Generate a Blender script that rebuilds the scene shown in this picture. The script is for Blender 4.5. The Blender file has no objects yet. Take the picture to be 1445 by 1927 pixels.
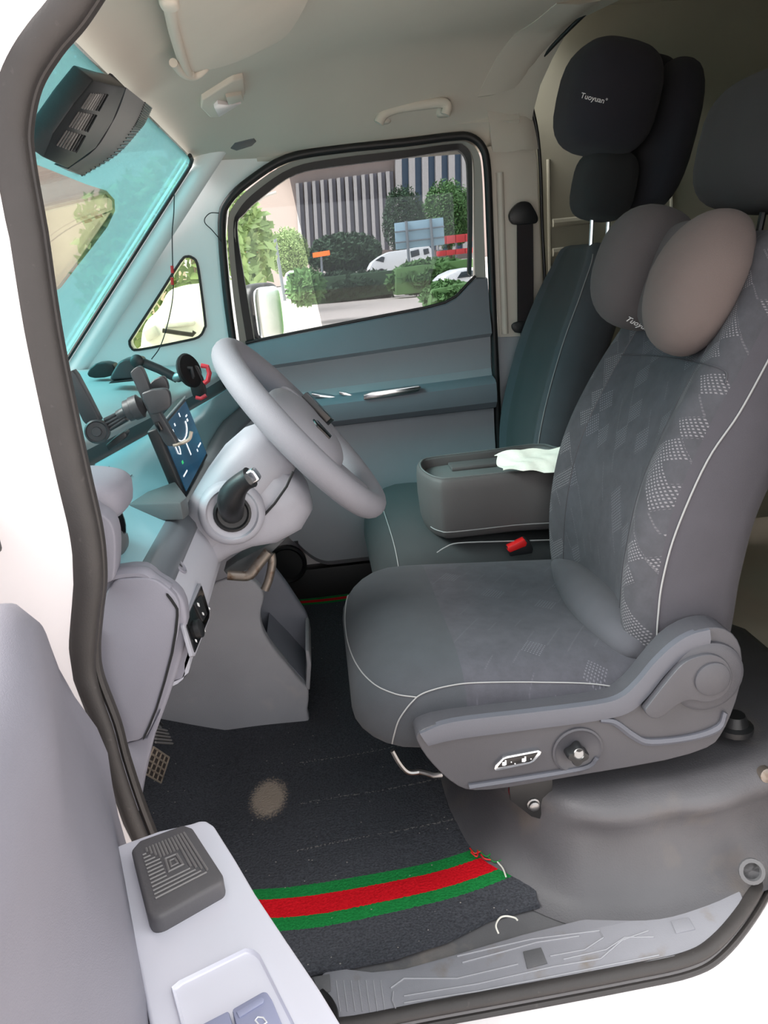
import bpy, bmesh, math, random
import numpy as np
from mathutils import Vector, Matrix
random.seed(7)
scene = bpy.context.scene
COL = scene.collection

# ---------------------------------------------------------------- camera
# World: X = towards the rear of the van, Y = across the cab (driver's door opening at Y=0, passenger door at Y=1.43), Z up, Z=0 at the door sill.
FPX, WPX, HPX = 1450.0, 1445, 1927
CAM = np.array([0.0, -0.87, 1.0])
_yaw, _pit, _rol = (math.radians(a) for a in (4.0, 17.7, 5.0))
_d = np.array([math.sin(_yaw)*math.cos(_pit), math.cos(_yaw)*math.cos(_pit), -math.sin(_pit)])
_r0 = np.array([math.cos(_yaw), -math.sin(_yaw), 0.0]); _u0 = np.cross(_r0, _d)
_r = math.cos(_rol)*_r0 - math.sin(_rol)*_u0; _u = math.sin(_rol)*_r0 + math.cos(_rol)*_u0
cd = bpy.data.cameras.new('camera'); cam = bpy.data.objects.new('camera', cd); COL.objects.link(cam)
cd.sensor_fit = 'VERTICAL'; cd.sensor_height = 24.0; cd.lens = FPX/HPX*24.0; cd.clip_start = 0.01; cd.clip_end = 500
cam.matrix_world = Matrix(((_r[0], _u[0], -_d[0], CAM[0]), (_r[1], _u[1], -_d[1], CAM[1]), (_r[2], _u[2], -_d[2], CAM[2]), (0, 0, 0, 1)))
scene.camera = cam

# ---------------------------------------------------------------- light
w = bpy.data.worlds.new('overcast_sky'); scene.world = w; w.use_nodes = True
bg = w.node_tree.nodes['Background']; bg.inputs[0].default_value = (0.97, 0.985, 1.0, 1); bg.inputs[1].default_value = 1.0
sd = bpy.data.lights.new('hazy_sun', 'SUN'); sd.energy = 4.6; sd.angle = math.radians(40); sd.color = (1, 0.965, 0.94)
sun = bpy.data.objects.new('hazy_sun', sd); COL.objects.link(sun)
sun.rotation_euler = (Vector((-0.85, -0.12, 0.80))).to_track_quat('Z', 'Y').to_euler()
scene.view_settings.view_transform = 'Standard'; scene.view_settings.look = 'None'
scene.view_settings.exposure = 1.08; scene.view_settings.gamma = 1.0; scene.view_settings.use_curve_mapping = False

# ---------------------------------------------------------------- helpers
def P(px, py, X=None, Y=None, Z=None):
    """a measured point of the place: where the sight line of a photograph pixel meets a known plane"""
    v = _d + _r*(px-WPX/2)/FPX - _u*(py-HPX/2)/FPX
    t = (Y-CAM[1])/v[1] if Y is not None else (X-CAM[0])/v[0] if X is not None else (Z-CAM[2])/v[2]
    return Vector(CAM + t*v)
def PY(pts, Y): return [P(x, y, Y=Y) for x, y in pts]
def PZ(pts, Z): return [P(x, y, Z=Z) for x, y in pts]
WL = {}
def V(*a): return Vector(a)
def tag(o, label, cat, group=None, kind=None):
    if label: o['label'] = label
    if cat: o['category'] = cat
    if group: o['group'] = group
    if kind: o['kind'] = kind
    return o
def thing(name, label, cat, loc=(0, 0, 0), group=None, kind=None):
    o = bpy.data.objects.new(name, None); COL.objects.link(o); o.location = loc; o.empty_display_size = .05
    WL[o.name] = Vector(loc); return tag(o, label, cat, group, kind)
def obj(name, verts, faces, mat, parent=None, smooth=True, sharp=40, uv=None, mats=None, fmat=None, label=None):
    """one mesh object; verts are world coordinates"""
    verts = [Vector(v) for v in verts]
    if parent is not None: L = WL[parent.name]
    else:
        a = np.array([tuple(v) for v in verts]); L = Vector(((a[:, 0].min()+a[:, 0].max())/2, (a[:, 1].min()+a[:, 1].max())/2, a[:, 2].min()))
    me = bpy.data.meshes.new(name); me.from_pydata([tuple(v-L) for v in verts], [], [tuple(f) for f in faces])
    if uv:
        ul = me.uv_layers.new(name='uv')
        for l in me.loops: ul.data[l.index].uv = uv[l.vertex_index]
    for m in (mats or [mat]): me.materials.append(M[m])
    if fmat:
        for p, i in zip(me.polygons, fmat): p.material_index = i
    bm = bmesh.new(); bm.from_mesh(me); bmesh.ops.recalc_face_normals(bm, faces=bm.faces); bm.to_mesh(me); bm.free()
    if smooth:
        for p in me.polygons: p.use_smooth = True
        me.set_sharp_from_angle(angle=math.radians(sharp))
    o = bpy.data.objects.new(name, me); COL.objects.link(o)
    if parent is not None: o.parent = parent; WL[o.name] = L
    else: o.location = L; WL[o.name] = L
    if label: o['label'] = label
    return o
def from_bm(name, bm, mat, parent=None, **k):
    bm.verts.index_update(); vs = [v.co.copy() for v in bm.verts]; fs = [[v.index for v in f.verts] for f in bm.faces]; bm.free()
    return obj(name, vs, fs, mat, parent, **k)
def bevel(bm, off, seg=2):
    if off > 0: bmesh.ops.bevel(bm, geom=list(bm.edges), offset=off, segments=seg, profile=.5, affect='EDGES', clamp_overlap=True)
def bm_prism(bm, pts, vec, bev=0, seg=2):
    b = bmesh.new(); vs = [b.verts.new(p) for p in pts]; f = b.faces.new(vs)
    r = bmesh.ops.extrude_face_region(b, geom=[f]); bmesh.ops.translate(b, verts=[v for v in r['geom'] if isinstance(v, bmesh.types.BMVert)], vec=vec)
    bmesh.ops.recalc_face_normals(b, faces=b.faces); bevel(b, bev, seg)
    tmp = bpy.data.meshes.new('t'); b.to_mesh(tmp); b.free(); bm.from_mesh(tmp); bpy.data.meshes.remove(tmp)
def prism(name, pts, vec, mat, parent=None, bev=0.004, seg=2, **k):
    bm = bmesh.new(); bm_prism(bm, [Vector(p) for p in pts], Vector(vec), bev, seg); return from_bm(name, bm, mat, parent, **k)
def bm_box(bm, c, s, bev=0, rot=None, seg=2):
    h = Vector(s)/2; R = rot or Matrix.Identity(3)
    pts = [Vector(c)+R@Vector((sx*h.x, sy*h.y, -h.z)) for sx, sy in ((-1, -1), (1, -1), (1, 1), (-1, 1))]
    bm_prism(bm, pts, R@Vector((0, 0, 2*h.z)), bev, seg)
def box(name, c, s, mat, parent=None, bev=.004, rot=None, seg=2, **k):
    bm = bmesh.new(); bm_box(bm, c, s, bev, rot, seg); return from_bm(name, bm, mat, parent, **k)
def spline(pts, n, closed=False):
    pts = [Vector(p) for p in pts]; N = len(pts); out = []
    segs = N if closed else N-1
    for i in range(segs):
        p1, p2 = pts[i], pts[(i+1) % N]
        p0 = pts[(i-1) % N] if closed or i > 0 else p1*2-p2
        p3 = pts[(i+2) % N] if closed or i+2 < N else p2*2-p1
        for k in range(n):
            t = k/n; out.append(.5*((2*p1)+(p2-p0)*t+(2*p0-5*p1+4*p2-p3)*t*t+(3*p1-p0-3*p2+p3)*t**3))
    if not closed: out.append(pts[-1])
    return out
def loft_data(rings, closed=True, caps=True, loop=False):
    n = len(rings[0]); vs = [v for r in rings for v in r]; fs = []; m = len(rings)
    for i in range(m if loop else m-1):
        a, b = i*n, ((i+1) % m)*n
        for j in range(n if closed else n-1):
            k = (j+1) % n; fs.append((a+j, a+k, b+k, b+j))
    if caps and closed and not loop: fs.append(tuple(range(n))); fs.append(tuple(range((m-1)*n, m*n)))
    return vs, fs
def loft(name, rings, mat, parent=None, closed=True, caps=True, loop=False, **k):
    vs, fs = loft_data(rings, closed, caps, loop); return obj(name, vs, fs, mat, parent, **k)
def tube_rings(path, r, seg=10, closed=False, flat=None):
    path = [Vector(p) for p in path]; N = len(path); rings = []; up = None
    for i, p in enumerate(path):
        a = path[(i-1) % N] if closed or i > 0 else p; b = path[(i+1) % N] if closed or i < N-1 else p
        t = (b-a).normalized()
        if up is None:
            up = Vector((0, 0, 1)) if abs(t.z) < .9 else Vector((1, 0, 0))
            if flat is not None: up = Vector(flat)
        if flat is not None: up = Vector(flat)
        up = (up-t*up.dot(t)).normalized(); s = t.cross(up)
        rr = r[min(i, len(r)-1)] if isinstance(r, list) else r
        ra, rb = (rr if isinstance(rr, tuple) else (rr, rr))
        rings.append([p+up*math.cos(2*math.pi*j/seg)*ra+s*math.sin(2*math.pi*j/seg)*rb for j in range(seg)])
    return rings
def tube(name, path, r, mat, parent=None, seg=10, closed=False, flat=None, **k):
    return loft(name, tube_rings(path, r, seg, closed, flat), mat, parent, loop=closed, **k)
def sell(c, r, e=2.5, R=None, nu=28, nv=16, fn=None):
    """superellipsoid rings"""
    R = R or Matrix.Identity(3); rings = []
    f = lambda x: math.copysign(abs(x)**(2/e), x)
    for i in range(nv+1):
        ph = -math.pi/2+math.pi*(i/nv); ph = max(min(ph, math.pi/2-.02), -math.pi/2+.02)
        ring = []
        for j in range(nu):
            th = 2*math.pi*j/nu
            p = Vector((r[0]*f(math.cos(ph))*f(math.cos(th)), r[1]*f(math.cos(ph))*f(math.sin(th)), r[2]*f(math.sin(ph))))
            if fn: p = fn(p)
            ring.append(Vector(c)+R@p)
        rings.append(ring)
    return rings
def pod(name, c, r, mat, parent=None, e=2.5, R=None, nu=28, nv=16, fn=None, **k):
    return loft(name, sell(c, r, e, R, nu, nv, fn), mat, parent, **k)
def lathe(name, c, axis, prof, mat, parent=None, seg=24, **k):
    ax = Vector(axis).normalized(); a = ax.orthogonal().normalized(); b = ax.cross(a)
    rings = [[Vector(c)+ax*h+(a*math.cos(2*math.pi*j/seg)+b*math.sin(2*math.pi*j/seg))*max(r, 1e-4) for j in range(seg)] for r, h in prof]
    return loft(name, rings, mat, parent, **k)
def sheet(name, grid, t, mat, parent=None, **k):
    """grid of points given thickness t (a vector)"""
    n, m = len(grid), len(grid[0]); t = Vector(t); top = [Vector(p) for row in grid for p in row]; vs = top+[p+t for p in top]; N = n*m; fs = []
    for i in range(n-1):
        for j in range(m-1):
            a = i*m+j; q = (a, a+1, a+m+1, a+m); fs.append(q); fs.append(tuple(x+N for x in q[::-1]))
    rim = [j for j in range(m)]+[i*m+m-1 for i in range(1, n)]+[(n-1)*m+j for j in range(m-2, -1, -1)]+[i*m for i in range(n-2, 0, -1)]
    for a, b in zip(rim, rim[1:]+rim[:1]): fs.append((a, b, b+N, a+N))
    return obj(name, vs, fs, mat, parent, **k)
def letters(name, text, size, M4, mat, parent, ext=.0004):
    cu = bpy.data.curves.new(name, 'FONT'); cu.body = text; cu.size = size; cu.extrude = ext; cu.align_x = 'CENTER'; cu.align_y = 'CENTER'; cu.resolution_u = 3
    t = bpy.data.objects.new('tmp_text', cu); COL.objects.link(t); dg = bpy.context.evaluated_depsgraph_get()
    me = bpy.data.meshes.new_from_object(t.evaluated_get(dg)); bpy.data.objects.remove(t); bpy.data.curves.remove(cu)
    vs = [M4 @ v.co for v in me.vertices]; fs = [tuple(p.vertices) for p in me.polygons]; bpy.data.meshes.remove(me)
    return obj(name, vs, fs, mat, parent, smooth=False)
def frame4(o, x, y):
    x = Vector(x).normalized(); y = Vector(y); y = (y-x*y.dot(x)).normalized(); z = x.cross(y)
    return Matrix(((x.x, y.x, z.x, o[0]), (x.y, y.y, z.y, o[1]), (x.z, y.z, z.z, o[2]), (0, 0, 0, 1)))
def copy_tree(o, parent=None, delta=None):
    c = o.copy(); COL.objects.link(c); c.parent = parent
    if delta is not None: c.location = o.location+Vector(delta)
    for ch in list(o.children): copy_tree(ch, c)
    WL[c.name] = WL[o.name]+(Vector(delta) if delta is not None else Vector((0, 0, 0))); return c

from mathutils.bvhtree import BVHTree
_bvh = {}
def hit(o, px, py, off=.001):
    """where the sight line of a photograph pixel meets the surface of object o, lifted off by off; None when it misses"""
    if o.name not in _bvh:
        me = o.data; L = WL[o.name]; _bvh[o.name] = BVHTree.FromPolygons([v.co+L for v in me.vertices], [tuple(p.vertices) for p in me.polygons])
    v = Vector(_d + _r*(px-WPX/2)/FPX - _u*(py-HPX/2)/FPX).normalized(); h = _bvh[o.name].ray_cast(Vector(CAM), v)
    if h[0] is None: return None
    n = h[1] if h[1].dot(v) < 0 else -h[1]; return h[0]+n*off
def hits(o, pts, off=.001): return [p for p in (hit(o, x, y, off) for x, y in pts) if p is not None]
def dense(pts, n=6):
    q = spline([Vector((x, y, 0)) for x, y in pts], n); return [(p.x, p.y) for p in q]

# ---------------------------------------------------------------- materials
M = {}
def S(r, g, b):
    f = lambda c: (c/255/12.92) if c/255 <= .04045 else ((c/255+.055)/1.055)**2.4
    return (f(r), f(g), f(b), 1)
def mat(name, col, rough=.6, metal=0, var=.12, vscale=12, bump=0, bscale=400, spec=.5, dirt=None, sheen=0, coat=0):
    m = bpy.data.materials.new(name); m.use_nodes = True; nt = m.node_tree; b = nt.nodes['Principled BSDF']; L = nt.links.new
    b.inputs['Roughness'].default_value = rough; b.inputs['Metallic'].default_value = metal; b.inputs['Specular IOR Level'].default_value = spec
    if sheen: b.inputs['Sheen Weight'].default_value = sheen; b.inputs['Sheen Roughness'].default_value = .5
    if coat: b.inputs['Coat Weight'].default_value = coat
    tc = nt.nodes.new('ShaderNodeTexCoord'); ns = nt.nodes.new('ShaderNodeTexNoise'); ns.inputs['Scale'].default_value = vscale; ns.inputs['Detail'].default_value = 5
    L(tc.outputs['Object'], ns.inputs['Vector'])
    mx = nt.nodes.new('ShaderNodeMix'); mx.data_type = 'RGBA'; mx.inputs['A'].default_value = tuple(c*(1-var) for c in col[:3])+(1,); mx.inputs['B'].default_value = tuple(min(1, c*(1+var)) for c in col[:3])+(1,)
    L(ns.outputs['Fac'], mx.inputs['Factor']); out = mx.outputs['Result']
    if dirt:   # (colour, scale, threshold)
        n2 = nt.nodes.new('ShaderNodeTexNoise'); n2.inputs['Scale'].default_value = dirt[1]; n2.inputs['Detail'].default_value = 8; L(tc.outputs['Object'], n2.inputs['Vector'])
        rp = nt.nodes.new('ShaderNodeMapRange'); rp.inputs['From Min'].default_value = dirt[2]; rp.inputs['From Max'].default_value = dirt[2]+.18; L(n2.outputs['Fac'], rp.inputs['Value'])
        m2 = nt.nodes.new('ShaderNodeMix'); m2.data_type = 'RGBA'; m2.inputs['B'].default_value = dirt[0]; L(rp.outputs['Result'], m2.inputs['Factor']); L(out, m2.inputs['A']); out = m2.outputs['Result']
    L(out, b.inputs['Base Color'])
    if bump:
        n3 = nt.nodes.new('ShaderNodeTexNoise'); n3.inputs['Scale'].default_value = bscale; n3.inputs['Detail'].default_value = 3; L(tc.outputs['Object'], n3.inputs['Vector'])
        bp = nt.nodes.new('ShaderNodeBump'); bp.inputs['Strength'].default_value = bump; bp.inputs['Distance'].default_value = .002; L(n3.outputs['Fac'], bp.inputs['Height']); L(bp.outputs['Normal'], b.inputs['Normal'])
    M[name] = m; return m
def glass(name, tint, gloss=.06, rough=.02, haze=None):
    m = bpy.data.materials.new(name); m.use_nodes = True; nt = m.node_tree; nt.nodes.remove(nt.nodes['Principled BSDF']); L = nt.links.new
    t = nt.nodes.new('ShaderNodeBsdfTransparent'); t.inputs[0].default_value = tint+(1,); g = nt.nodes.new('ShaderNodeBsdfGlossy'); g.inputs['Roughness'].default_value = rough
    fr = nt.nodes.new('ShaderNodeFresnel'); fr.inputs[0].default_value = 1.45; ml = nt.nodes.new('ShaderNodeMath'); ml.operation = 'MULTIPLY'; ml.inputs[1].default_value = gloss; L(fr.outputs[0], ml.inputs[0])
    tr = t
    if haze:
        tl = nt.nodes.new('ShaderNodeBsdfTranslucent'); tl.inputs[0].default_value = haze[1]; hz = nt.nodes.new('ShaderNodeMixShader'); hz.inputs[0].default_value = haze[0]; L(t.outputs[0], hz.inputs[1]); L(tl.outputs[0], hz.inputs[2]); tr = hz
    mx = nt.nodes.new('ShaderNodeMixShader'); L(ml.outputs[0], mx.inputs[0]); L(tr.outputs[0], mx.inputs[1]); L(g.outputs[0], mx.inputs[2]); L(mx.outputs[0], nt.nodes['Material Output'].inputs[0]); M[name] = m
def emit(name, col, s=1.0):
    m = bpy.data.materials.new(name); m.use_nodes = True; b = m.node_tree.nodes['Principled BSDF']; b.inputs['Base Color'].default_value = col; b.inputs['Emission Color'].default_value = col; b.inputs['Emission Strength'].default_value = s; M[name] = m
mat('plastic_grey', S(134, 133, 143), .55, var=.05, bump=.15, bscale=900)
mat('plastic_column', S(158, 158, 166), .5, var=.05, bump=.15, bscale=900)
mat('dash_top', S(176, 184, 186), .5, var=.05, bump=.2, bscale=700)
mat('dash_strip', S(98, 103, 109), .35, var=.05, bump=.08, bscale=700)
mat('fascia_gloss', S(134, 180, 190), .28, var=.04, bump=.1, bscale=700, spec=.9)  # teal reflected from the windscreen is partly tinted into this base colour
mat('knee_plastic', S(180, 181, 190), .55, var=.05, bump=.15, bscale=900)
mat('dash_dark', S(84, 88, 90), .5, var=.08, bump=.1)
mat('wheel_leather', S(131, 131, 138), .62, var=.07, bump=.3, bscale=800)
mat('hub_grey', S(142, 141, 148), .55, var=.05, bump=.2, bscale=900)
mat('door_grey', S(150, 154, 160), .55, var=.06, bump=.2, bscale=800)
mat('door_grey_light', S(158, 160, 166), .55, var=.06, bump=.2, bscale=800)
mat('armrest_dark', S(116, 120, 128), .6, var=.06, bump=.2, bscale=800)
mat('chrome', S(225, 228, 230), .18, 1, var=.03)
mat('steel', S(150, 150, 150), .35, 1, var=.15)
mat('steel_rusty', S(140, 132, 124), .45, .8, var=.2, dirt=(S(105, 82, 62), 60, .55))
mat('black_gloss', S(14, 15, 17), .18, var=.1)
mat('black_plastic', S(30, 31, 33), .42, var=.15, bump=.1)
mat('black_soft', S(24, 25, 27), .8, var=.2, bump=.2)
mat('rubber_seal', S(58, 55, 54), .5, var=.2, vscale=30, bump=.15, dirt=(S(84, 80, 78), 90, .66))
mat('rubber_black', S(28, 28, 29), .5, var=.15)
mat('white_paint', S(246, 240, 240), .3, var=.01, coat=.4)
mat('inner_paint', S(214, 208, 196), .45, var=.03)
mat('headliner', S(205, 200, 188), .9, var=.05, vscale=5, bump=.25, bscale=1200)
mat('visor_fabric', S(212, 205, 192), .8, var=.05, bump=.15, bscale=900)
mat('pillar_trim', S(232, 236, 236), .6, var=.03, bump=.1)
mat('cargo_metal', S(160, 158, 142), .6, var=.12, vscale=6)
mat('floor_vinyl', S(96, 96, 98), .65, var=.25, vscale=9, bump=.25, bscale=300, dirt=(S(142, 134, 126), 10, .56))
mat('box_vinyl', S(86, 85, 88), .5, var=.22, vscale=7, bump=.3, bscale=350, dirt=(S(104, 98, 94), 8, .58))
mat('sill_plastic', S(142, 142, 148), .55, var=.1, vscale=10, bump=.15, dirt=(S(128, 120, 112), 18, .58))
mat('sill_rib', S(158, 158, 163), .5, var=.1)
mat('fabric_dark', S(66, 69, 74), .92, var=.15, vscale=30, bump=.4, bscale=1500, sheen=.06)
mat('fabric_side', S(69, 67, 73), .85, var=.12, vscale=20, bump=.4, bscale=1500, sheen=.06)
mat('fabric_bench', S(54, 58, 60), .92, var=.12, vscale=20, bump=.4, bscale=1500, sheen=.06)
mat('pillow_dark', S(76, 72, 73), .95, var=.12, bump=.4, bscale=1500, sheen=.06)
mat('pillow_light', S(102, 91, 88), .95, var=.08, bump=.4, bscale=1500, sheen=.06)
mat('headrest_fabric', S(36, 38, 40), .95, var=.15, bump=.4, bscale=1500, sheen=.06)
mat('pillow_black', S(36, 36, 44), .95, var=.15, bump=.4, bscale=1500, sheen=.06)
mat('stitch', S(150, 150, 150), .8, var=.05)
mat('print_white', S(232, 232, 232), .6, var=.02)
mat('cover_plastic', S(70, 70, 75), .45, var=.1, bump=.15, bscale=900)
mat('cover_light', S(88, 90, 98), .45, var=.08, bump=.15, bscale=900)
mat('belt_web', S(44, 38, 40), .9, var=.15, bump=.3, bscale=900)
mat('red_plastic', S(214, 30, 32), .4, var=.05)
mat('red_coral', S(214, 62, 74), .45, var=.05)
mat('tissue_paper', S(236, 240, 228), .9, var=.03, bump=.3, bscale=120)
mat('console_vinyl', S(84, 82, 82), .6, var=.1, bump=.2, bscale=800)
mat('console_tray', S(100, 104, 104), .5, var=.08, bump=.1)
mat('hump_plastic', S(160, 160, 165), .6, var=.14, vscale=8, bump=.25, bscale=600, dirt=(S(186, 180, 176), 7, .6))
mat('hump_pocket', S(120, 122, 132), .6, var=.1)
mat('pad_dark', S(90, 88, 90), .5, var=.08, bump=.1)
mat('pad_ridge', S(124, 121, 120), .45, var=.08)
mat('armrest_silver', S(226, 226, 236), .38, .15, var=.02)
mat('switch_blue', S(150, 154, 180), .45, var=.04)
mat('pedal_metal', S(172, 160, 146), .4, .5, var=.15, dirt=(S(110, 96, 84), 60, .55))
mat('pedal_rubber', S(50, 44, 42), .7, var=.2)
mat('lens_white', S(250, 240, 240), .2, var=.01)
mat('wire_black', S(28, 30, 32), .5)
mat('mount_grey', S(52, 53, 56), .4, var=.1, bump=.1)
mat('frame_grey', S(150, 147, 140), .5, var=.04)
mat('roll_fabric', S(80, 80, 86), .9, var=.25, vscale=14, bump=.4, bscale=1500, sheen=.06)
mat('thread_white', S(226, 224, 214), .9)
glass('glass_clear', (.95, .97, .96), .8)
glass('film_teal', (.14, .50, .54), .25, .12, haze=(.20, (.30, .60, .64, 1)))
glass('film_smoke', (.60, .61, .64), .5, .0)
glass('glass_green', (.80, .84, .70), .8)
# patterned fabric, rug, display (flat print on the surface)
def nodes_of(name, rough=.9):
    m = bpy.data.materials.new(name); m.use_nodes = True; M[name] = m; nt = m.node_tree; nt.nodes['Principled BSDF'].inputs['Roughness'].default_value = rough
    return nt, nt.nodes['Principled BSDF'], nt.links.new
def mth(nt, op, a, b=None, c=None):
    n = nt.nodes.new('ShaderNodeMath'); n.operation = op
    for i, x in enumerate((a, b, c)):
        if x is None: continue
        if isinstance(x, (int, float)): n.inputs[i].default_value = x
        else: nt.links.new(x, n.inputs[i])
    return n.outputs[0]
def mixc(nt, f, a, b):
    n = nt.nodes.new('ShaderNodeMix'); n.data_type = 'RGBA'
    for k, x in (('Factor', f), ('A', a), ('B', b)):
        if isinstance(x, (tuple, float, int)): n.inputs[k].default_value = x
        else: nt.links.new(x, n.inputs[k])
    return n.outputs['Result']
def woven(name, col, dot, cell=.034, thr=.72, rot=.6, dens=.0048):
    nt, b, L = nodes_of(name, .92); b.inputs['Sheen Weight'].default_value = .06
    uv = nt.nodes.new('ShaderNodeUVMap'); uv.uv_map = 'uv'
    mp = nt.nodes.new('ShaderNodeMapping'); mp.inputs['Rotation'].default_value = (0, 0, rot); L(uv.outputs[0], mp.inputs[0])
    sx = nt.nodes.new('ShaderNodeSeparateXYZ'); L(mp.outputs[0], sx.inputs[0]); u, v = sx.outputs[0], sx.outputs[1]
    cu, cv = mth(nt, 'FLOOR', mth(nt, 'DIVIDE', u, cell)), mth(nt, 'FLOOR', mth(nt, 'DIVIDE', v, cell))
    cb = nt.nodes.new('ShaderNodeCombineXYZ'); L(cu, cb.inputs[0]); L(cv, cb.inputs[1]); wn = nt.nodes.new('ShaderNodeTexWhiteNoise'); wn.noise_dimensions = '2D'; L(cb.outputs[0], wn.inputs['Vector'])
    on = mth(nt, 'GREATER_THAN', wn.outputs['Value'], thr)
    du = mth(nt, 'ABSOLUTE', mth(nt, 'SUBTRACT', mth(nt, 'FRACT', mth(nt, 'DIVIDE', u, dens)), .5)); dv = mth(nt, 'ABSOLUTE', mth(nt, 'SUBTRACT', mth(nt, 'FRACT', mth(nt, 'DIVIDE', v, dens)), .5))
    dots = mth(nt, 'LESS_THAN', mth(nt, 'MAXIMUM', du, dv), .25)
    # thin edges of some cells
    eu = mth(nt, 'LESS_THAN', mth(nt, 'FRACT', mth(nt, 'DIVIDE', u, cell)), .07); on2 = mth(nt, 'LESS_THAN', wn.outputs['Value'], .3)
    fac = mth(nt, 'MULTIPLY', mth(nt, 'MAXIMUM', mth(nt, 'MULTIPLY', on, dots), mth(nt, 'MULTIPLY', mth(nt, 'MULTIPLY', eu, on2), dv)), .75)
    tc = nt.nodes.new('ShaderNodeTexCoord'); ns = nt.nodes.new('ShaderNodeTexNoise'); ns.inputs['Scale'].default_value = 24; ns.inputs['Detail'].default_value = 12; ns.inputs['Roughness'].default_value = .7; L(tc.outputs['Object'], ns.inputs[0])
    base = mixc(nt, ns.outputs['Fac'], tuple(c*.45 for c in col[:3])+(1,), tuple(c*1.55 for c in col[:3])+(1,))
    L(mixc(nt, fac, base, dot), b.inputs['Base Color'])
    n3 = nt.nodes.new('ShaderNodeTexNoise'); n3.inputs['Scale'].default_value = 1400; L(tc.outputs['Object'], n3.inputs[0]); bp = nt.nodes.new('ShaderNodeBump'); bp.inputs['Strength'].default_value = .4; bp.inputs['Distance'].default_value = .002; L(n3.outputs['Fac'], bp.inputs['Height']); L(bp.outputs[0], b.inputs['Normal'])
woven('fabric_panel', S(67, 68, 74), S(112, 112, 120), thr=.86)
woven('fabric_bolster', S(70, 70, 75), S(136, 134, 138), thr=.6, cell=.028, dens=.0042)
woven('fabric_cushion', S(72, 72, 79), S(104, 104, 112), thr=.92)

def rug_material():
    nt, b, L = nodes_of('rug_pile', .95)
    tc = nt.nodes.new('ShaderNodeTexCoord'); geo = nt.nodes.new('ShaderNodeNewGeometry'); sp = nt.nodes.new('ShaderNodeSeparateXYZ'); L(geo.outputs['Position'], sp.inputs[0]); X, Y = sp.outputs[0], sp.outputs[1]
    ns = nt.nodes.new('ShaderNodeTexNoise'); ns.inputs['Scale'].default_value = 260; ns.inputs['Detail'].default_value = 4; L(geo.outputs['Position'], ns.inputs[0])
    jit = mth(nt, 'MULTIPLY', mth(nt, 'SUBTRACT', ns.outputs['Fac'], .5), .006)
    base = mixc(nt, ns.outputs['Fac'], S(32, 34, 38), S(92, 94, 100))
    # bands run along the van; t = distance across
    t = mth(nt, 'ADD', mth(nt, 'SUBTRACT', mth(nt, 'SUBTRACT', Y, mth(nt, 'MULTIPLY', X, .07)), mth(nt, 'MULTIPLY', mth(nt, 'MULTIPLY', X, X), .45)), jit)
    def band(v, a, c): return mth(nt, 'MULTIPLY', mth(nt, 'GREATER_THAN', v, a), mth(nt, 'LESS_THAN', v, c))
    g1 = band(t, STRIPE[0], STRIPE[3]); r1 = band(t, STRIPE[1], STRIPE[2])
    g2 = band(Y, 1.372, 1.418); r2 = band(Y, 1.386, 1.404)
    gcol = mixc(nt, ns.outputs['Fac'], S(14, 92, 42), S(40, 150, 76)); rcol = mixc(nt, ns.outputs['Fac'], S(176, 8, 20), S(232, 30, 44))
    c = mixc(nt, mth(nt, 'MAXIMUM', g1, g2), base, gcol); c = mixc(nt, mth(nt, 'MAXIMUM', r1, r2), c, rcol)
    # tan dirt patch, pale worn lines and specks of grit
    px, py = DIRT.x, DIRT.y
    dx = mth(nt, 'DIVIDE', mth(nt, 'SUBTRACT', X, px), .036); dy = mth(nt, 'DIVIDE', mth(nt, 'SUBTRACT', Y, py), .058)
    rr = mth(nt, 'ADD', mth(nt, 'SQRT', mth(nt, 'ADD', mth(nt, 'MULTIPLY', dx, dx), mth(nt, 'MULTIPLY', dy, dy))), mth(nt, 'MULTIPLY', mth(nt, 'SUBTRACT', ns.outputs['Fac'], .5), 1.1))
    rp = nt.nodes.new('ShaderNodeMapRange'); rp.inputs[1].default_value = 1.12; rp.inputs[2].default_value = .75; L(rr, rp.inputs[0])
    c = mixc(nt, mth(nt, 'MULTIPLY', rp.outputs[0], .95), c, S(170, 156, 142))
    for yy in WORN:
        ln = mth(nt, 'LESS_THAN', mth(nt, 'ABSOLUTE', mth(nt, 'SUBTRACT', mth(nt, 'SUBTRACT', Y, mth(nt, 'MULTIPLY', X, .08)), yy)), .0022)
        c = mixc(nt, mth(nt, 'MULTIPLY', ln, mth(nt, 'MULTIPLY', band(X, -.13, .2), mth(nt, 'GREATER_THAN', ns.outputs['Fac'], .53))), c, S(120, 118, 116))
    vo = nt.nodes.new('ShaderNodeTexVoronoi'); vo.inputs['Scale'].default_value = 42; L(geo.outputs['Position'], vo.inputs['Vector'])
    c = mixc(nt, mth(nt, 'LESS_THAN', vo.outputs['Distance'], .055), c, S(150, 146, 140))
    L(c, b.inputs['Base Color']); b.inputs['Specular IOR Level'].default_value = .1
    bp = nt.nodes.new('ShaderNodeBump'); bp.inputs['Strength'].default_value = .8; bp.inputs['Distance'].default_value = .004; L(ns.outputs['Fac'], bp.inputs['Height']); L(bp.outputs[0], b.inputs['Normal'])
def _t(p): return p.y-.07*p.x-.45*p.x*p.x
STRIPE = [(_t(P(a, b, Z=.008))+_t(P(c, d, Z=.008)))/2 for a, b, c, d in ((560, 1748, 800, 1698), (555, 1726, 800, 1672), (540, 1690, 800, 1640), (530, 1670, 800, 1620))]
DIRT = P(505, 1500, Z=.008); WORN = [P(600, 1585, Z=.008).y, P(600, 1502, Z=.008).y, P(600, 1425, Z=.008).y]
rug_material()

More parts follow.
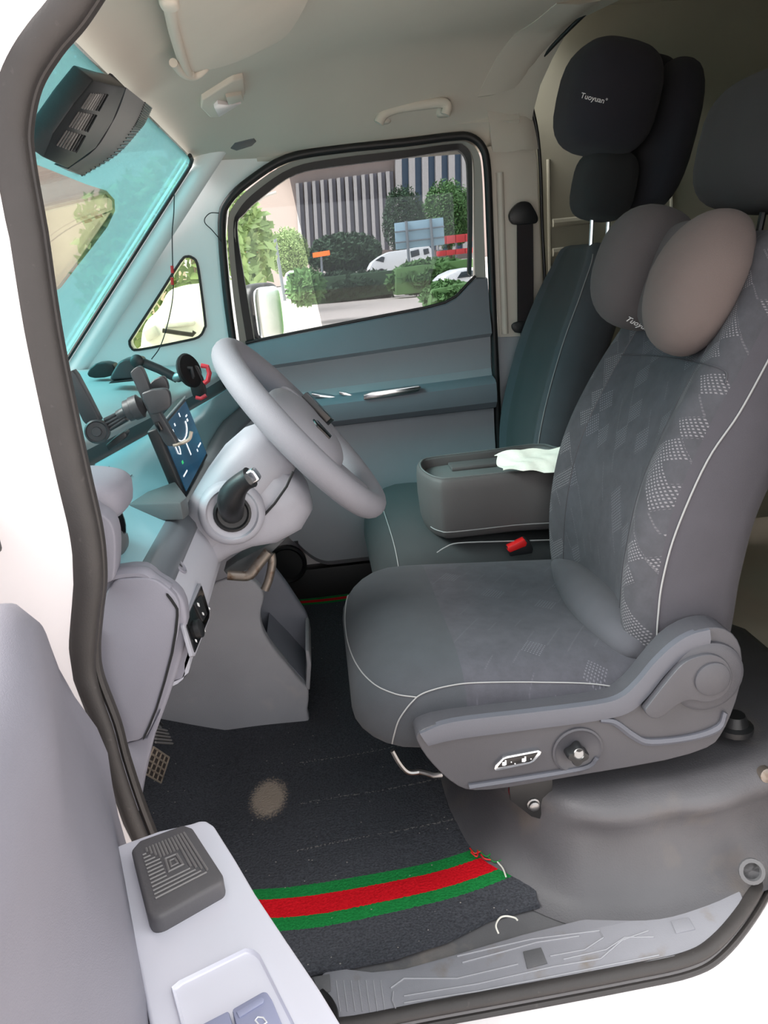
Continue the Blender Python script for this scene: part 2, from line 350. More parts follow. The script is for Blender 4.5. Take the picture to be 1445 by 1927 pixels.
def fill_holes(name, outline, holes, t, m, parent=None, **k):
    """flat plate with holes: outline and holes are lists of points in one plane, t the thickness vector"""
    t = Vector(t); bm = bmesh.new(); es = []; loops = []
    for lp in [outline]+holes:
        vs = [bm.verts.new(Vector(p)) for p in lp]; loops.append(vs)
        for a, b in zip(vs, vs[1:]+vs[:1]): es.append(bm.edges.new((a, b)))
    bmesh.ops.triangle_fill(bm, use_beauty=True, use_dissolve=False, edges=es)
    r = bmesh.ops.extrude_face_region(bm, geom=list(bm.faces)); bmesh.ops.translate(bm, verts=[v for v in r['geom'] if isinstance(v, bmesh.types.BMVert)], vec=t)
    return from_bm(name, bm, m, parent, smooth=False, **k)

# ================================================================ THE SETTING
st = lambda o: tag(o, None, None, kind='structure')
def sst(o, label): o['kind'] = 'structure'; o['label'] = label; return o
# ground outside
mat('paving', S(206, 194, 186), .8, var=.06, vscale=.6, bump=.1, bscale=30)
sst(sheet('ground', [[V(x, y, -.46) for x in (-90, -10, 0, 10, 90)] for y in (-60, -5, 0, 5, 12, 160)], (0, 0, -.2), 'paving', smooth=False), 'pale paving and road surface outside the van')

# floor and front wall
sst(prism('floor', [V(-.74, .0, -.006), V(.50, .0, -.006), V(.60, .085, -.006), V(.72, .21, -.006), V(2.0, .21, -.006), V(2.0, 1.47, -.006), V(-.74, 1.47, -.006)], (0, 0, -.06), 'floor_vinyl', bev=0, smooth=False), 'grey vinyl cab floor of the van')
def zc(x): return float(np.interp(x, (-.30, -.2, -.1, .1, .4, .7, .9), (1.31, 1.355, 1.40, 1.455, 1.495, 1.53, 1.55)))
def ceil(x, y):
    k = min(1, max(0, x/.6)); e = min(1, max(0, (abs(y-.71)-.30-.22*k)/(.42-.20*k))); e = e*e*(3-2*e)*.4+e*e*.6
    return zc(x)-(zc(x)-1.305)*e
ys = [-.005+j*1.45/36 for j in range(37)]
def xr(y): return .66+min(.24, .52*max(0, 1.38-y))
cl = sst(sheet('ceiling', [[V(x, y, ceil(x, y)) for x in [-.285+i*(xr(y)+.285)/28 for i in range(29)]] for y in ys], (0, 0, .16), 'headliner'), 'beige-grey cloth headliner over the cab')
# windscreen plane
WA, WB = P(125, 672, Y=1.36), P(362, 298, Y=1.36)
WS = (WB-WA); WS.y = 0; WLEN = WS.length; WS.normalize(); WN = Vector((WS.z, 0, -WS.x)).normalized()   # WN points into the cab
def ws(y, s): return Vector((WA.x, y, WA.z))+WS*s
def PW(px, py):
    v = Vector(_d + _r*(px-WPX/2)/FPX - _u*(py-HPX/2)/FPX); c = Vector(CAM); t = (Vector((WA.x, 0, WA.z))-c).dot(WN)/v.dot(WN); p = c+v*t
    return p.y, (p-Vector((WA.x, p.y, WA.z))).dot(WS)
w1 = thing('window_1', 'sloping windscreen with teal tint film', None, ws(.7, 0), kind='structure')
bm = bmesh.new(); bm_prism(bm, [ws(.04, -.08), ws(1.36, -.08), ws(1.36, WLEN), ws(.04, WLEN)], -WN*.006, 0); from_bm('pane', bm, 'glass_clear', w1, smooth=False)
notch = [PW(*p) for p in ((30, 285), (60, 305), (110, 325), (160, 345), (198, 357), (213, 374), (214, 395), (200, 425), (170, 465), (140, 503), (112, 540), (98, 548), (88, 548))]
bm = bmesh.new(); out = [(.05, -.07), (1.34, -.07), (1.355, WLEN-.03), (1.33, WLEN-.004), (.05, WLEN-.004), (.05, notch[0][1]+.05)]+[n for n in notch]+[(.05, notch[-1][1]-.02)]
vs = [bm.verts.new(ws(y, s)+WN*.003) for y, s in out]; es = [bm.edges.new((a, b)) for a, b in zip(vs, vs[1:]+vs[:1])]; bmesh.ops.triangle_fill(bm, use_beauty=True, edges=es)
fo = from_bm('tint_film', bm, 'film_teal', w1, smooth=False, label='teal transparent film stuck on the windscreen')
tube('edge_seal', [ws(1.355, s)+WN*.006 for s in (-.03, .1, .3, .5, WLEN-.035)]+[ws(1.352, WLEN-.018)+WN*.006, ws(1.33, WLEN-.004)+WN*.006, ws(1.29, WLEN)+WN*.004], .0055, 'rubber_black', w1, seg=8)
tube('edge_seal', [ws(y, WLEN)+WN*.004 for y in (.46, .5, .56)], .004, 'rubber_black', w1, seg=6)
# pillar trim on the passenger side, with the small triangular window
def AP(x, z): return Vector((x, 1.43+.13*(x+.22), z))
tri_px = [(352, 483), (362, 485), (371, 496), (378, 540), (386, 605), (385, 617), (374, 634), (340, 643), (262, 658), (248, 655), (244, 644), (250, 632), (300, 555), (340, 492)]
def on_ap(px, py):
    v = Vector(_d + _r*(px-WPX/2)/FPX - _u*(py-HPX/2)/FPX); c = Vector(CAM); n = Vector((-.13, 1, 0)); t = (AP(-.22, 0)-c).dot(n)/v.dot(n); return c+v*t
tri = spline([on_ap(*p) for p in tri_px], 3, True)
outl = [AP(*p) for p in ((-.78, .74), (-.70, .81), (-.472, 1.068), (-.319, 1.232), (-.255, 1.312), (-.235, 1.37), (.03, 1.37), (.03, 1.315), (-.06, 1.29), (-.14, 1.245), (-.195, 1.19), (-.215, 1.11), (-.232, .74))]
pl = fill_holes('wall_right', outl, [tri], (.0, .05, 0), 'pillar_trim'); sst(pl, 'pale pillar trim between windscreen and passenger door')
# rounded inner roll along the windscreen edge
tube('pillar_roll', [ws(1.352, s)+V(.035, .025, -.005) for s in (-.06, .1, .3, .45, .58, .66, .74)], (.03, .022), 'pillar_trim', pl, seg=12)
w2 = thing('window_2', 'small triangular quarter window in the pillar', None, on_ap(320, 640), kind='structure')
tube('gasket', [p+V(0, -.002, 0) for p in tri], .0035, 'rubber_black', w2, seg=6, closed=True)
bm = bmesh.new(); bm_prism(bm, [p+V(0, .02, 0) for p in tri], V(0, .005, 0), 0); from_bm('pane', bm, 'glass_green', w2, smooth=False)
# driver side pillar and body side (white paint) around the door opening
def body_side():
    ro = thing('wall_left', 'white painted body side around the open door aperture', None, (-.5, -.02, -.3), kind='structure')
    op = PY([(130, -60), (88, 15), (42, 70), (0, 140), (-18, 230), (-12, 300), (10, 415), (18, 450), (45, 619), (80, 787), (108, 900), (130, 990), (136, 1045), (138, 1100), (134, 1154), (130, 1227), (138, 1281), (172, 1372), (194, 1445), (232, 1554)], -.012)
    op += [V(-.27, -.012, .15), V(-.22, -.015, .05), V(-.15, -.03, -.02)]
    rings = []
    for p in op:   # strip from the aperture edge outwards
        dx = V(-1, 0, 0) if p.z > .05 else V(-.75, 0, -.65)
        rings.append([p+V(-.004, .03, 0), p+V(-.003, .012, 0), p, p+dx*.05+V(0, -.006, 0), p+dx*.11+V(0, -.03, 0), p+dx*.16+V(0, -.075, 0), p+dx*.20+V(0, -.09, 0), p+dx*.55+V(0, -.10, 0)])
    loft('door_jamb', rings, 'white_paint', ro, closed=False, caps=False, sharp=60)
    # rocker below the sill
    path = [V(-.6, -.03, -.03), V(-.15, -.036, -.025)]+[p+V(0, -.022, -.012) for p in PZ([(640, 1930), (1000, 1862), (1180, 1828), (1300, 1800), (1350, 1768), (1403, 1706), (1450, 1610), (1500, 1500)], -.01)]
    path = spline(path, 5)
    rr = []
    for i, p in enumerate(path):
        t = (path[min(i+1, len(path)-1)]-path[max(i-1, 0)]).normalized(); o = Vector((t.y, -t.x, 0)).normalized()
        rr.append([p+o*-.03+V(0, 0, .004), p+o*.0+V(0, 0, .0), p+o*.02+V(0, 0, -.002), p+o*.06+V(0, 0, -.018), p+o*.085+V(0, 0, -.06), p+o*.09+V(0, 0, -.30)])
    loft('rocker', rr, 'white_paint', ro, closed=False, caps=False, sharp=60)
    # upper part above the door: cant rail
    loft('cant_rail', [[V(x, -.0, 1.29), V(x, -.03, 1.30), V(x, -.06, 1.36), V(x, .1, 1.55)] for x in (-.3, 0, .4, .8)], 'white_paint', ro, closed=False, caps=False)
    loft('rear_pillar', [[V(.70, .03, z), V(.72, -.03, z), V(.8, -.06, z), V(1.0, -.06, z), V(2.0, -.06, z)] for z in (-.02, .3, .8, 1.3, 1.6)], 'white_paint', ro, closed=False, caps=False)
    h = P(2, 995, Y=-.06); box('door_check', h+V(-.035, -.02, 0), (.07, .03, .045), 'rubber_black', ro, bev=.004)
    return ro
body_side()
# driver-side roof pillar trim (inside)
so = prism('trim_1', [V(-.76, .012, .76), V(-.30, .012, 1.30), V(-.20, .012, 1.30), V(-.33, .012, 1.15), V(-.58, .012, .86), V(-.62, .012, .76)], (0, .03, 0), 'pillar_trim', bev=.005); sst(so, 'pale pillar trim beside the driver')
# front bulkhead, cargo shell
sst(box('wall_front', (-.80, .72, .36), (.06, 1.5, .86), 'black_soft', bev=0, smooth=False), 'dark bulkhead under the dashboard')
cg = thing('wall_rear', 'dark olive painted metal of the load bay behind the seats', None, (1.3, .7, 0), kind='structure')
box('side_panel', (1.30, 1.545, .80), (1.40, .04, 1.75), 'cargo_metal', cg, bev=0, smooth=False)
box('end_panel', (2.0, .72, .80), (.04, 1.6, 1.75), 'cargo_metal', cg, bev=0, smooth=False)
box('roof_panel', (1.34, .72, 1.66), (1.40, 1.66, .05), 'cargo_metal', cg, bev=0, smooth=False)
box('lining', (1.40, -.01, .80), (1.20, .03, 1.75), 'cargo_metal', cg, bev=0, smooth=False)
for a, b in (((1040, 420), (1120, 412)), ((1040, 475), (1240, 452)), ((1200, 500), (1445, 470))):
    A, B = P(*a, Y=1.515), P(*b, Y=1.515); tube('ridge', [A, B], .012, 'cargo_metal', cg, seg=8)
for x, y0, y1 in ((1032, 300, 590), (1262, 300, 500)):
    tube('ridge', [P(x, y0, Y=1.525), P(x+4, y1, Y=1.525)], .006, 'cargo_metal', cg, seg=8)
mat('cargo_floor', S(196, 184, 168), .7, var=.08)
box('load_floor', (1.42, .74, .06), (1.14, 1.5, .04), 'cargo_floor', cg, bev=0, smooth=False)
tube('floor_rail', [P(1392, 1292, Z=.085), P(1450, 1350, Z=.085)], .009, 'black_plastic', cg, seg=8)
# roof hoop seal and passenger-side B pillar
hp = spline([P(1180, -60, Y=1.05), P(1115, 8, Y=1.2), P(1050, 72, Y=1.29), P(1000, 128, Y=1.37), P(990, 152, Y=1.40), P(997, 195, Y=1.43), P(1008, 250, Y=1.44), P(1014, 320, Y=1.445), P(1017, 420, Y=1.445), P(1023, 540, Y=1.445), P(1029, 660, Y=1.445)], 4)
pb = thing('trim_2', 'beige painted B pillar behind the passenger door with grey lower cover', None, P(975, 860, Y=1.43), kind='structure')
tube('edge_strip', [p+V(0, -.016, -.004) for p in hp], .005, 'rubber_black', pb, seg=8)
prism('pillar_upper', PY([(916, 275), (1005, 262), (1012, 300), (1016, 420), (1022, 540), (1028, 645), (938, 645)], 1.425), (0, .05, 0), 'inner_paint', pb, bev=.006)
tube('pillar_ridge', PY([(940, 325), (945, 480), (950, 628)], 1.425), .011, 'inner_paint', pb, seg=10)
prism('pillar_lower', PY([(932, 634), (1032, 630), (1045, 880), (945, 880)], 1.42), (0, .05, 0), 'door_grey', pb, bev=.008)
hp2 = [p for p in hp if p.z > 1.265]
g = []
for p in hp2:
    if p.y < 1.36: c3 = V(p.x-.16, p.y, ceil(p.x-.16, p.y)-.002); c2 = V(p.x-.06, p.y+.005, ceil(p.x-.06, p.y)-.012)
    else:
        k = min(1, max(0, (p.z-1.30)/.14)); c2 = V(p.x-.05, min(p.y, 1.418)-.008, p.z-.004*k); c3 = V(p.x-.135, 1.412-.05*k, 0); c3.z = min(p.z, ceil(c3.x, c3.y)+.004)
        p = V(p.x, min(p.y, 1.423), p.z)
    g.append([p+V(-.004, 0, .0), p.lerp(c2, .5)+V(0, -.004, -.004), c2, c2.lerp(c3, .5)+V(0, 0, -.004), c3])
sheet('headliner_corner', g, (0, .02, .02), 'headliner', pb)
# passenger side rail above the door, under the headliner
st_rail = sheet('trim_3', [[V(x, y, z) for y, z in ((1.40, 1.345), (1.425, 1.325), (1.44, 1.30), (1.48, 1.28))] for x in [-.1+.072*i for i in range(11)]], (0, .02, .05), 'headliner'); sst(st_rail, 'cloth covered rail above the passenger window')
# ================================================================ PASSENGER DOOR
YD = 1.42
door = thing('door_1', 'grey passenger door with smoked window and chrome pull', None, (.15, 1.44, .1), kind='structure')
loopo = spline(PY([(440, 655), (425, 540), (417, 420), (430, 378), (470, 340), (540, 298), (640, 280), (760, 268), (850, 257), (885, 258), (908, 278), (917, 320), (922, 440), (930, 640), (940, 860)], 1.415), 4)
tube('weatherstrip', loopo, (.011, .012), 'rubber_black', door, seg=10)
def lerp_loop(a, b, n):
    return [[Vector(p)*(1-t)+Vector(q)*t for t in [i/n for i in range(n+1)]] for p, q in zip(a, b)]
fa = spline(PY([(452, 655), (437, 540), (428, 425), (440, 386), (476, 349), (545, 306), (640, 289), (760, 277), (850, 266), (880, 268), (900, 287), (907, 330), (911, 440), (917, 600)], 1.425), 4)
fb = spline(PY([(470, 655), (452, 540), (443, 430), (452, 397), (485, 361), (552, 317), (640, 298), (760, 284), (850, 272), (874, 275), (888, 293), (892, 330), (893, 440), (895, 600)], 1.435), 4)
sheet('window_frame', lerp_loop(fa, fb, 2), (0, .03, 0), 'frame_grey', door)
fc = spline(PY([(466, 655), (448, 540), (439, 432), (449, 395), (483, 359), (551, 315), (640, 297), (760, 283), (850, 271), (872, 273), (886, 292), (889, 330), (889, 440), (887, 520)], 1.432), 4)
fd = spline(PY([(480, 650), (462, 540), (446, 430), (460, 402), (492, 372), (556, 328), (640, 312), (760, 297), (850, 283), (866, 285), (877, 300), (880, 330), (882, 440), (881, 515)], 1.438), 4)
sheet('glass_channel', lerp_loop(fc, fd, 2), (0, .02, 0), 'rubber_black', door)
gl = PY([(460, 660), (440, 430), (460, 395), (550, 320), (640, 300), (860, 276), (884, 300), (886, 530), (870, 600)], 1.448)
prism('pane', gl, (0, .004, 0), 'glass_clear', door, bev=0, smooth=False)
fl = PY([(541, 318), (640, 300), (860, 276), (884, 300), (886, 530), (870, 600), (612, 640)], 1.444)
prism('tint_film', fl, (0, .001, 0), 'film_smoke', door, bev=0, smooth=False, label='smoked film over the rear part of the glass')
# trim panel: profile across height, swept along the door
belt_px = [(462, 648), (560, 628), (700, 601), (800, 582), (838, 572), (860, 560), (880, 538), (896, 522), (914, 522)]
belt = [(p.x, p.z) for p in PY(belt_px, 1.415)]
bx, bz = [b[0] for b in belt], [b[1] for b in belt]
grid = []
for i in range(49):
    x = -.26+(.518+.26)*i/48; zt = float(np.interp(x, bx, bz)) if x > bx[0] else bz[0]-.02
    k = .05*(x+.2)       # creases rise to the rear
    bot = .12 if x > -.02 else .12+.20*(min(1, (-.02-x)/.16))**2
    pr = [(zt, 1.43), (zt-.004, 1.416), (min(zt-.012, .785+k+.03), 1.408), (.775+k, 1.396), (.750+k, 1.390), (.738+k, 1.412), (.70+k*.8, 1.420), (.66+k*.6, 1.420), (.640+k*.6, 1.408), (.632+k*.6, 1.370), (.622+k*.6, 1.358), (.60+k*.5, 1.354), (.575+k*.4, 1.358), (.560+k*.3, 1.375), (.552+k*.3, 1.405), (.50, 1.408), (.42, 1.404), (.33, 1.385), (.22, 1.375), (bot+.02, 1.38), (bot, 1.40)]
    pr = [(max(z, bot), y) for z, y in pr]
    grid.append([V(x, y, z) for z, y in pr])
nf = len(grid[0])-1; fm = []
sh = sheet('trim_panel', grid, (0, .04, 0), 'door_grey', door, sharp=28)
me = sh.data; me.materials.append(M['armrest_dark']); me.materials.append(M['door_grey_light'])
mrow = len(grid[0])-1; nq_ = (len(grid)-1)*mrow
for p in me.polygons:
    if p.index < 2*nq_:
        jrow = (p.index//2) % mrow; p.material_index = 1 if jrow < 4 or 7 < jrow < 14 else 2 if jrow >= 14 else 0
prism('pull_strip', PY([(684, 743), (700, 738), (788, 726), (793, 728), (788, 736), (775, 740), (690, 753), (684, 752)], 1.352), (0, .02, 0), 'chrome', door, bev=.0015, label='bright chrome pull strip')
prism('handle_recess', PY([(586, 738), (640, 745), (668, 756), (640, 768), (600, 770), (586, 760)], 1.405), (0, .02, 0), 'armrest_dark', door, bev=.002)
prism('release_handle', spline(PY([(586, 740), (604, 743), (640, 748), (668, 757), (664, 760), (638, 753), (604, 748), (588, 746)], 1.395), 2, True), (0, .012, 0), 'chrome', door, bev=.001)
prism('window_switch', PY([(638, 737), (651, 739), (668, 745), (666, 750), (650, 745), (638, 742)], 1.39), (0, .015, 0), 'chrome', door, bev=.001)
prism('door_shell', [V(-.26, 1.462, .0), V(.54, 1.462, .0), V(.54, 1.462, .80), V(-.26, 1.462, .74)], (0, .05, 0), 'white_paint', door, bev=0, smooth=False)
tube('belt_seal', [V(x, 1.425, z+.004) for x, z in belt[:-1]], .004, 'rubber_black', door, seg=6)
# sill under the passenger door
so = box('baseboard_right', (.15, 1.45, .04), (1.0, .06, .13), 'rubber_black', bev=.01); sst(so, 'black sill under the passenger door')
# round dark speaker ring by the far footwell
fw = thing('trim_4', 'black lower cowl panel in the passenger footwell', None, (-.35, 1.42, 0), kind='structure')
box('panel', (-.46, 1.44, .36), (.50, .04, .76), 'black_soft', fw, bev=.01)
c = P(540, 1062, Y=1.40); lathe('ring', c, (0, -1, 0), [(.062, -.01), (.062, .006), (.056, .012), (.05, .006), (.048, .0), (.0, .002)], 'black_plastic', fw, seg=28)
# passenger door mirror outside
mr = thing('door_mirror', 'dark passenger door mirror outside the window showing a green hedge', 'mirror', P(500, 640, Y=1.62))
c = P(494, 590, Y=1.64); R = Matrix.Rotation(math.radians(49), 3, 'Z')
pod('housing', c, (.070, .035, .092), 'black_plastic', mr, e=4, R=R)
pod('glass', c+R@V(-.004, -.032, 0), (.058, .006, .080), 'chrome', mr, e=5, R=R)
tube('arm', [c+V(-.02, -.02, -.08), c+V(-.06, -.12, -.10)], .02, 'mount_grey', mr)

# ================================================================ OPEN DRIVER'S DOOR
dd = thing('door_2', 'open driver door with grey trim and silver armrest', None, (-.34, -.06, .0), kind='structure')
ds = Vector((.16, -.987, 0)); dn = Vector((.987, .16, 0)); H = Vector((-.37, -.05, 0))
def D(s, n, z): return H+ds*s+dn*n+V(0, 0, z)
rows = []
for i in range(29):
    s = .010+.97*(i/28)**1.3
    top = float(np.interp(s, (.010, .018, .03, .047, .072, .099, .15, .215, .27), (.53, .57, .605, .646, .682, .709, .739, .763, .768))); b = .048+.05*min(1, max(0, (s-.05)/.30)); row = []
    for f, k in ((1, .3), (.994, .75), (.965, 1.0), (.90, 1.04), (.82, .98), (.74, .96), (.66, 1.0), (.56, 1.04), (.46, 1.0), (.36, 1.0), (.25, 1.06), (.14, 1.12), (.05, 1.05), (0, .6)):
        z = -.03+(top+.03)*f; g_ = min(1, max(0, (.60-z)/.12)); row.append(D(s, b*k+.022*g_*g_*(3-2*g_), z))
    rows.append(row)
sheet('trim_panel', rows, -dn*.03, 'plastic_grey', dd, sharp=50)
prism('outer_skin', [D(0, -.07, -.1), D(1.0, -.07, -.1), D(1.0, -.07, .78), D(0, -.07, .78)], dn*.03, 'white_paint', dd, bev=.01)
tube('window_frame', [D(.0, -.03, .76), D(.10, -.03, .98), D(.26, -.03, 1.25), D(.42, -.03, 1.33), D(.9, -.03, 1.34), D(.97, -.03, 1.25), D(.98, -.03, .76)], .022, 'white_paint', dd)
ZA = .435
arm = [P(*p, Z=ZA) for p in ((209, 1602), (222, 1590), (300, 1562), (362, 1548), (375, 1543), (388, 1543), (402, 1552), (440, 1612), (480, 1680), (540, 1770), (600, 1858), (650, 1940), (720, 2060), (330, 2120), (292, 1980), (262, 1830), (232, 1700))]
prism('armrest', arm, (0, 0, -.10), 'armrest_silver', dd, bev=.012, seg=4)
# dark ribbed pad let into the armrest
pp = [P(*p, Z=ZA+.018) for p in ((246, 1598), (262, 1580), (345, 1550), (362, 1556), (420, 1645), (418, 1660), (300, 1726), (284, 1727), (276, 1718))]
pad = prism('grip_pad', pp, (0, 0, -.04), 'pad_dark', dd, bev=.006, seg=3, label='dark ribbed square grip pad')
zt = ZA+.0185
corners = [P(*p, Z=zt) for p in ((262, 1598), (350, 1562), (403, 1642), (291, 1700))]; ce = sum(corners, Vector())/4
def padpt(u, v): return corners[0]*(1-u)*(1-v)+corners[1]*u*(1-v)+corners[2]*u*v+corners[3]*(1-u)*v
for j in range(1, 15):      # ridges meet in a chevron along the diagonal, leaving the emblem free
    v = j/15
    for swap in (0, 1):
        ends = [(.03, v-.03)]
        if .33 < v < .67: ends = [(.03, .31)]
        elif v >= .67: ends = [(.03, v-.03)]
        for a, b in ends:
            if b-a < .04: continue
            q = [(a, v), (b, v)] if not swap else [(v, a), (v, b)]
            tube('ridge', [padpt(*x) for x in q], .0012, 'pad_ridge', pad, seg=5)
e1 = [ce+(c-ce)*.24 for c in corners]; tube('emblem', e1, .0016, 'pad_ridge', pad, seg=5, closed=True)
tube('emblem', [ce+(c-ce)*.11 for c in corners], .0013, 'pad_ridge', pad, seg=5, closed=True)
# recessed window-switch tray
tr = [P(*p, Z=ZA+.002) for p in ((322, 1862), (336, 1850), (462, 1788), (478, 1790), (490, 1800), (570, 1960), (600, 2020), (380, 2080))]
def inset(pts, f):
    c = sum(pts, Vector())/len(pts); return [c+(p-c)*f for p in pts]
rim = loft('switch_tray', [inset(tr, 1.0), [p+V(0, 0, .003) for p in inset(tr, .985)], inset(tr, .96), [p+V(0, 0, -.0015) for p in inset(tr, .90)]], 'armrest_silver', dd, caps=False)
prism('tray_floor', [p+V(0, 0, -.003) for p in inset(tr, .93)], (0, 0, .0025), 'armrest_silver', dd, bev=0)
for q in (((436, 1898), (495, 1864), (503, 1866), (512, 1880), (545, 1960), (462, 2000)), ((372, 1930), (430, 1900), (458, 2000), (400, 2030))):
    b = prism('window_button', [P(*p, Z=ZA+.012) for p in q], (0, 0, -.014), 'switch_blue', dd, bev=.002, label='blue-grey window switch')
    if q[0][0] == 436:
        prism('grip_bar', [P(*p, Z=ZA+.0135) for p in ((444, 1903), (490, 1875), (497, 1879), (495, 1886), (450, 1914))], (0, 0, -.002), 'switch_blue', b, bev=.0006)
        tube('symbol', [P(*p, Z=ZA+.0125) for p in ((480, 1920), (485, 1914), (495, 1915), (502, 1924), (490, 1932))], .0007, 'print_white', b, seg=5, closed=True)

# ================================================================ DOOR SEAL, SILL
sl = thing('door_seal', 'dark rubber weatherstrip running around the open door aperture', 'weatherstrip', (-.28, .0, .3))
pth = spline(PY([(168, -60), (122, 10), (75, 66), (32, 140), (14, 230), (19, 300), (40, 415), (46, 450), (72, 619), (106, 787), (131, 900), (152, 990), (160, 1045), (162, 1100), (156, 1154), (151, 1227), (159, 1285), (192, 1372), (212, 1445), (250, 1554)], .0)+[V(-.285, .0, .22), V(-.25, -.005, .12), V(-.18, -.015, .02), V(-.10, -.03, -.008)]+PZ([(640, 1930), (820, 1897), (1000, 1864), (1180, 1830), (1290, 1806), (1345, 1775), (1400, 1710), (1440, 1640), (1470, 1560), (1500, 1470)], -.006), 5)
rings = []
N = len(pth); seg = 14
for i, p in enumerate(pth):
    t = (pth[min(i+1, N-1)]-pth[max(i-1, 0)]).normalized(); y = Vector((0, 1, 0)) if p.z > .03 else Vector((0, 0, -1))
    k = min(1, max(0, (p.z-.0)/.08)); y = (Vector((0, 1, 0))*k+Vector((0, .35, -1))*(1-k)); y = (y-t*y.dot(t)).normalized(); s = t.cross(y); a = .0195 if p.z > .60 else .0135+.006*max(0, (p.z-.5)/.1) if p.z > .5 else .0135 if p.z > .05 else .0105
    rings.append([p+s*math.cos(2*math.pi*j/seg)*a+y*math.sin(2*math.pi*j/seg)*a*.75 for j in range(seg)])
loft('bulb', rings, 'rubber_seal', sl)
rings2 = []
for i, p in enumerate(pth):
    t = (pth[min(i+1, N-1)]-pth[max(i-1, 0)]).normalized(); k = min(1, max(0, (p.z-.0)/.08)); y = (Vector((0, 1, 0))*k+Vector((0, .35, -1))*(1-k)); y = (y-t*y.dot(t)).normalized(); s = t.cross(y)
    q = p-s*.016+y*.012 if (p-s*.016).x > p.x or p.z < .05 else p+s*.016+y*.012
    rings2.append([q+s*math.cos(2*math.pi*j/8)*.0055+y*math.sin(2*math.pi*j/8)*.008 for j in range(8)])
loft('lip', rings2, 'rubber_seal', sl)
mat('red_wire', S(120, 24, 34), .6)
# sill plate with its mouldings
sp = thing('sill_plate', 'scuffed grey plastic door sill plate with raised ribs', 'sill plate', P(1000, 1810, Z=0))
plate = PZ([(600, 1840), (612, 1826), (650, 1822), (700, 1828), (760, 1822), (850, 1797), (985, 1757), (1100, 1728), (1200, 1722), (1260, 1714), (1330, 1690), (1385, 1652), (1398, 1690), (1385, 1730), (1345, 1758), (1312, 1782), (1295, 1797), (1150, 1826), (1000, 1855), (820, 1888), (650, 1920), (635, 1915), (618, 1880)], .0)
prism('plate', plate, (0, 0, -.016), 'sill_plastic', sp, bev=.003)
for pts in ([(735, 1860), (760, 1842), (860, 1842), (975, 1815)], [(1035, 1800), (1100, 1788), (1135, 1765), (1128, 1752), (1000, 1768), (860, 1800)], [(760, 1875), (900, 1852), (1040, 1820), (1130, 1805), (1170, 1770), (1220, 1752)],
            [(760, 1888), (900, 1866), (1100, 1826), (1240, 1798)], [(770, 1900), (940, 1868), (1120, 1832), (1270, 1800)], [(1060, 1806), (1140, 1788), (1175, 1765), (1230, 1764)], [(740, 1866), (738, 1884), (745, 1900)], [(870, 1812), (960, 1788), (1010, 1774), (1090, 1762)]):
    tube('rib', [p+V(0, 0, .0005) for p in PZ(pts, .0)], .0013, 'sill_rib', sp, seg=6)
for x in (632, 646, 660, 674, 688, 702, 716):
    tube('rib', PZ([(x, 1845), (x+8, 1904)], .0), .0009, 'sill_rib', sp, seg=5)
prism('clip_recess', PZ([(984, 1790), (1018, 1782), (1030, 1812), (992, 1822)], .002), (0, 0, -.004), 'floor_vinyl', sp, bev=.001)
prism('clip_cover', PZ([(1262, 1732), (1296, 1726), (1308, 1748), (1272, 1756)], .002), (0, 0, -.004), 'sill_plastic', sp, bev=.001)
prism('clip_recess', PZ([(588, 1838), (620, 1832), (622, 1862), (600, 1872)], .004), (0, 0, -.006), 'floor_vinyl', sp, bev=.001)
tube('cable_boot', spline(PZ([(604, 1868), (618, 1882), (628, 1902), (630, 1925)], .008), 4), .006, 'rubber_black', sp, seg=8)
sc = tube('trim_5', spline(PZ([(640, 1924), (820, 1891), (1000, 1858), (1180, 1824), (1296, 1800), (1345, 1766), (1400, 1698)], -.004), 4), .004, 'rubber_black', seg=6); sst(sc, 'black channel along the sill edge')

# rug
def rug():
    near = lambda x: float(np.interp(x, (-.4, -.1, .02, .10, .18, .255), (.03, .032, .036, .052, .085, .094)))
    right = lambda y: float(np.interp(y, (.03, .094, .14, .20, .26, .32, 1.43), (.262, .254, .246, .222, .185, .165, .165)))
    g = []
    for j in range(101):
        v = j/100; row = []
        for i in range(61):
            u = i/60; x = -.46+u*(right(.03+1.40*v)+.46); y0 = near(x); y = y0+(1.432-y0)*v
            fray = .003*math.sin(y*170)+.002*math.sin(y*411+2) if i == 60 and y < .4 else 0
            z = .006+.0015*math.sin(x*23+y*9)+.0012*math.sin(y*31-x*12)
            if x < -.30: z += (-.30-x)*.35
            row.append(V(x+fray, y, z))
        g.append(row)
    o = sheet('floor_rug', g, (0, 0, -.008), 'rug_pile')
    return tag(o, 'black woven floor rug with red and green stripes and a tan dirt patch', 'rug')
rug_o = rug()
for k, (a, b, c, m) in enumerate((((884, 1596), (893, 1606), (905, 1602), 'red_plastic'), ((900, 1600), (915, 1612), (925, 1604), 'rug_green'), ((918, 1612), (930, 1622), (944, 1618), 'rug_green'), ((886, 1604), (897, 1612), (899, 1600), 'red_plastic'), ((936, 1622), (946, 1634), (952, 1650), 'thread_white'), ((905, 1608), (912, 1616), (924, 1618), 'red_plastic'))):
    if 'rug_green' not in M: mat('rug_green', S(36, 130, 62), .9)
    tube('frayed_yarn', spline(PZ([a, b, c], .013), 4), .0014, m, rug_o, seg=5)
tag(tube('loose_thread', spline([P(938, 1757, Z=.018), P(933, 1742, Z=.024), P(940, 1728, Z=.022), P(952, 1724, Z=.019), P(968, 1727, Z=.017), P(974, 1732, Z=.016)], 5), .0014, 'thread_white', seg=6), 'curled white loose thread on the rug corner', 'thread')

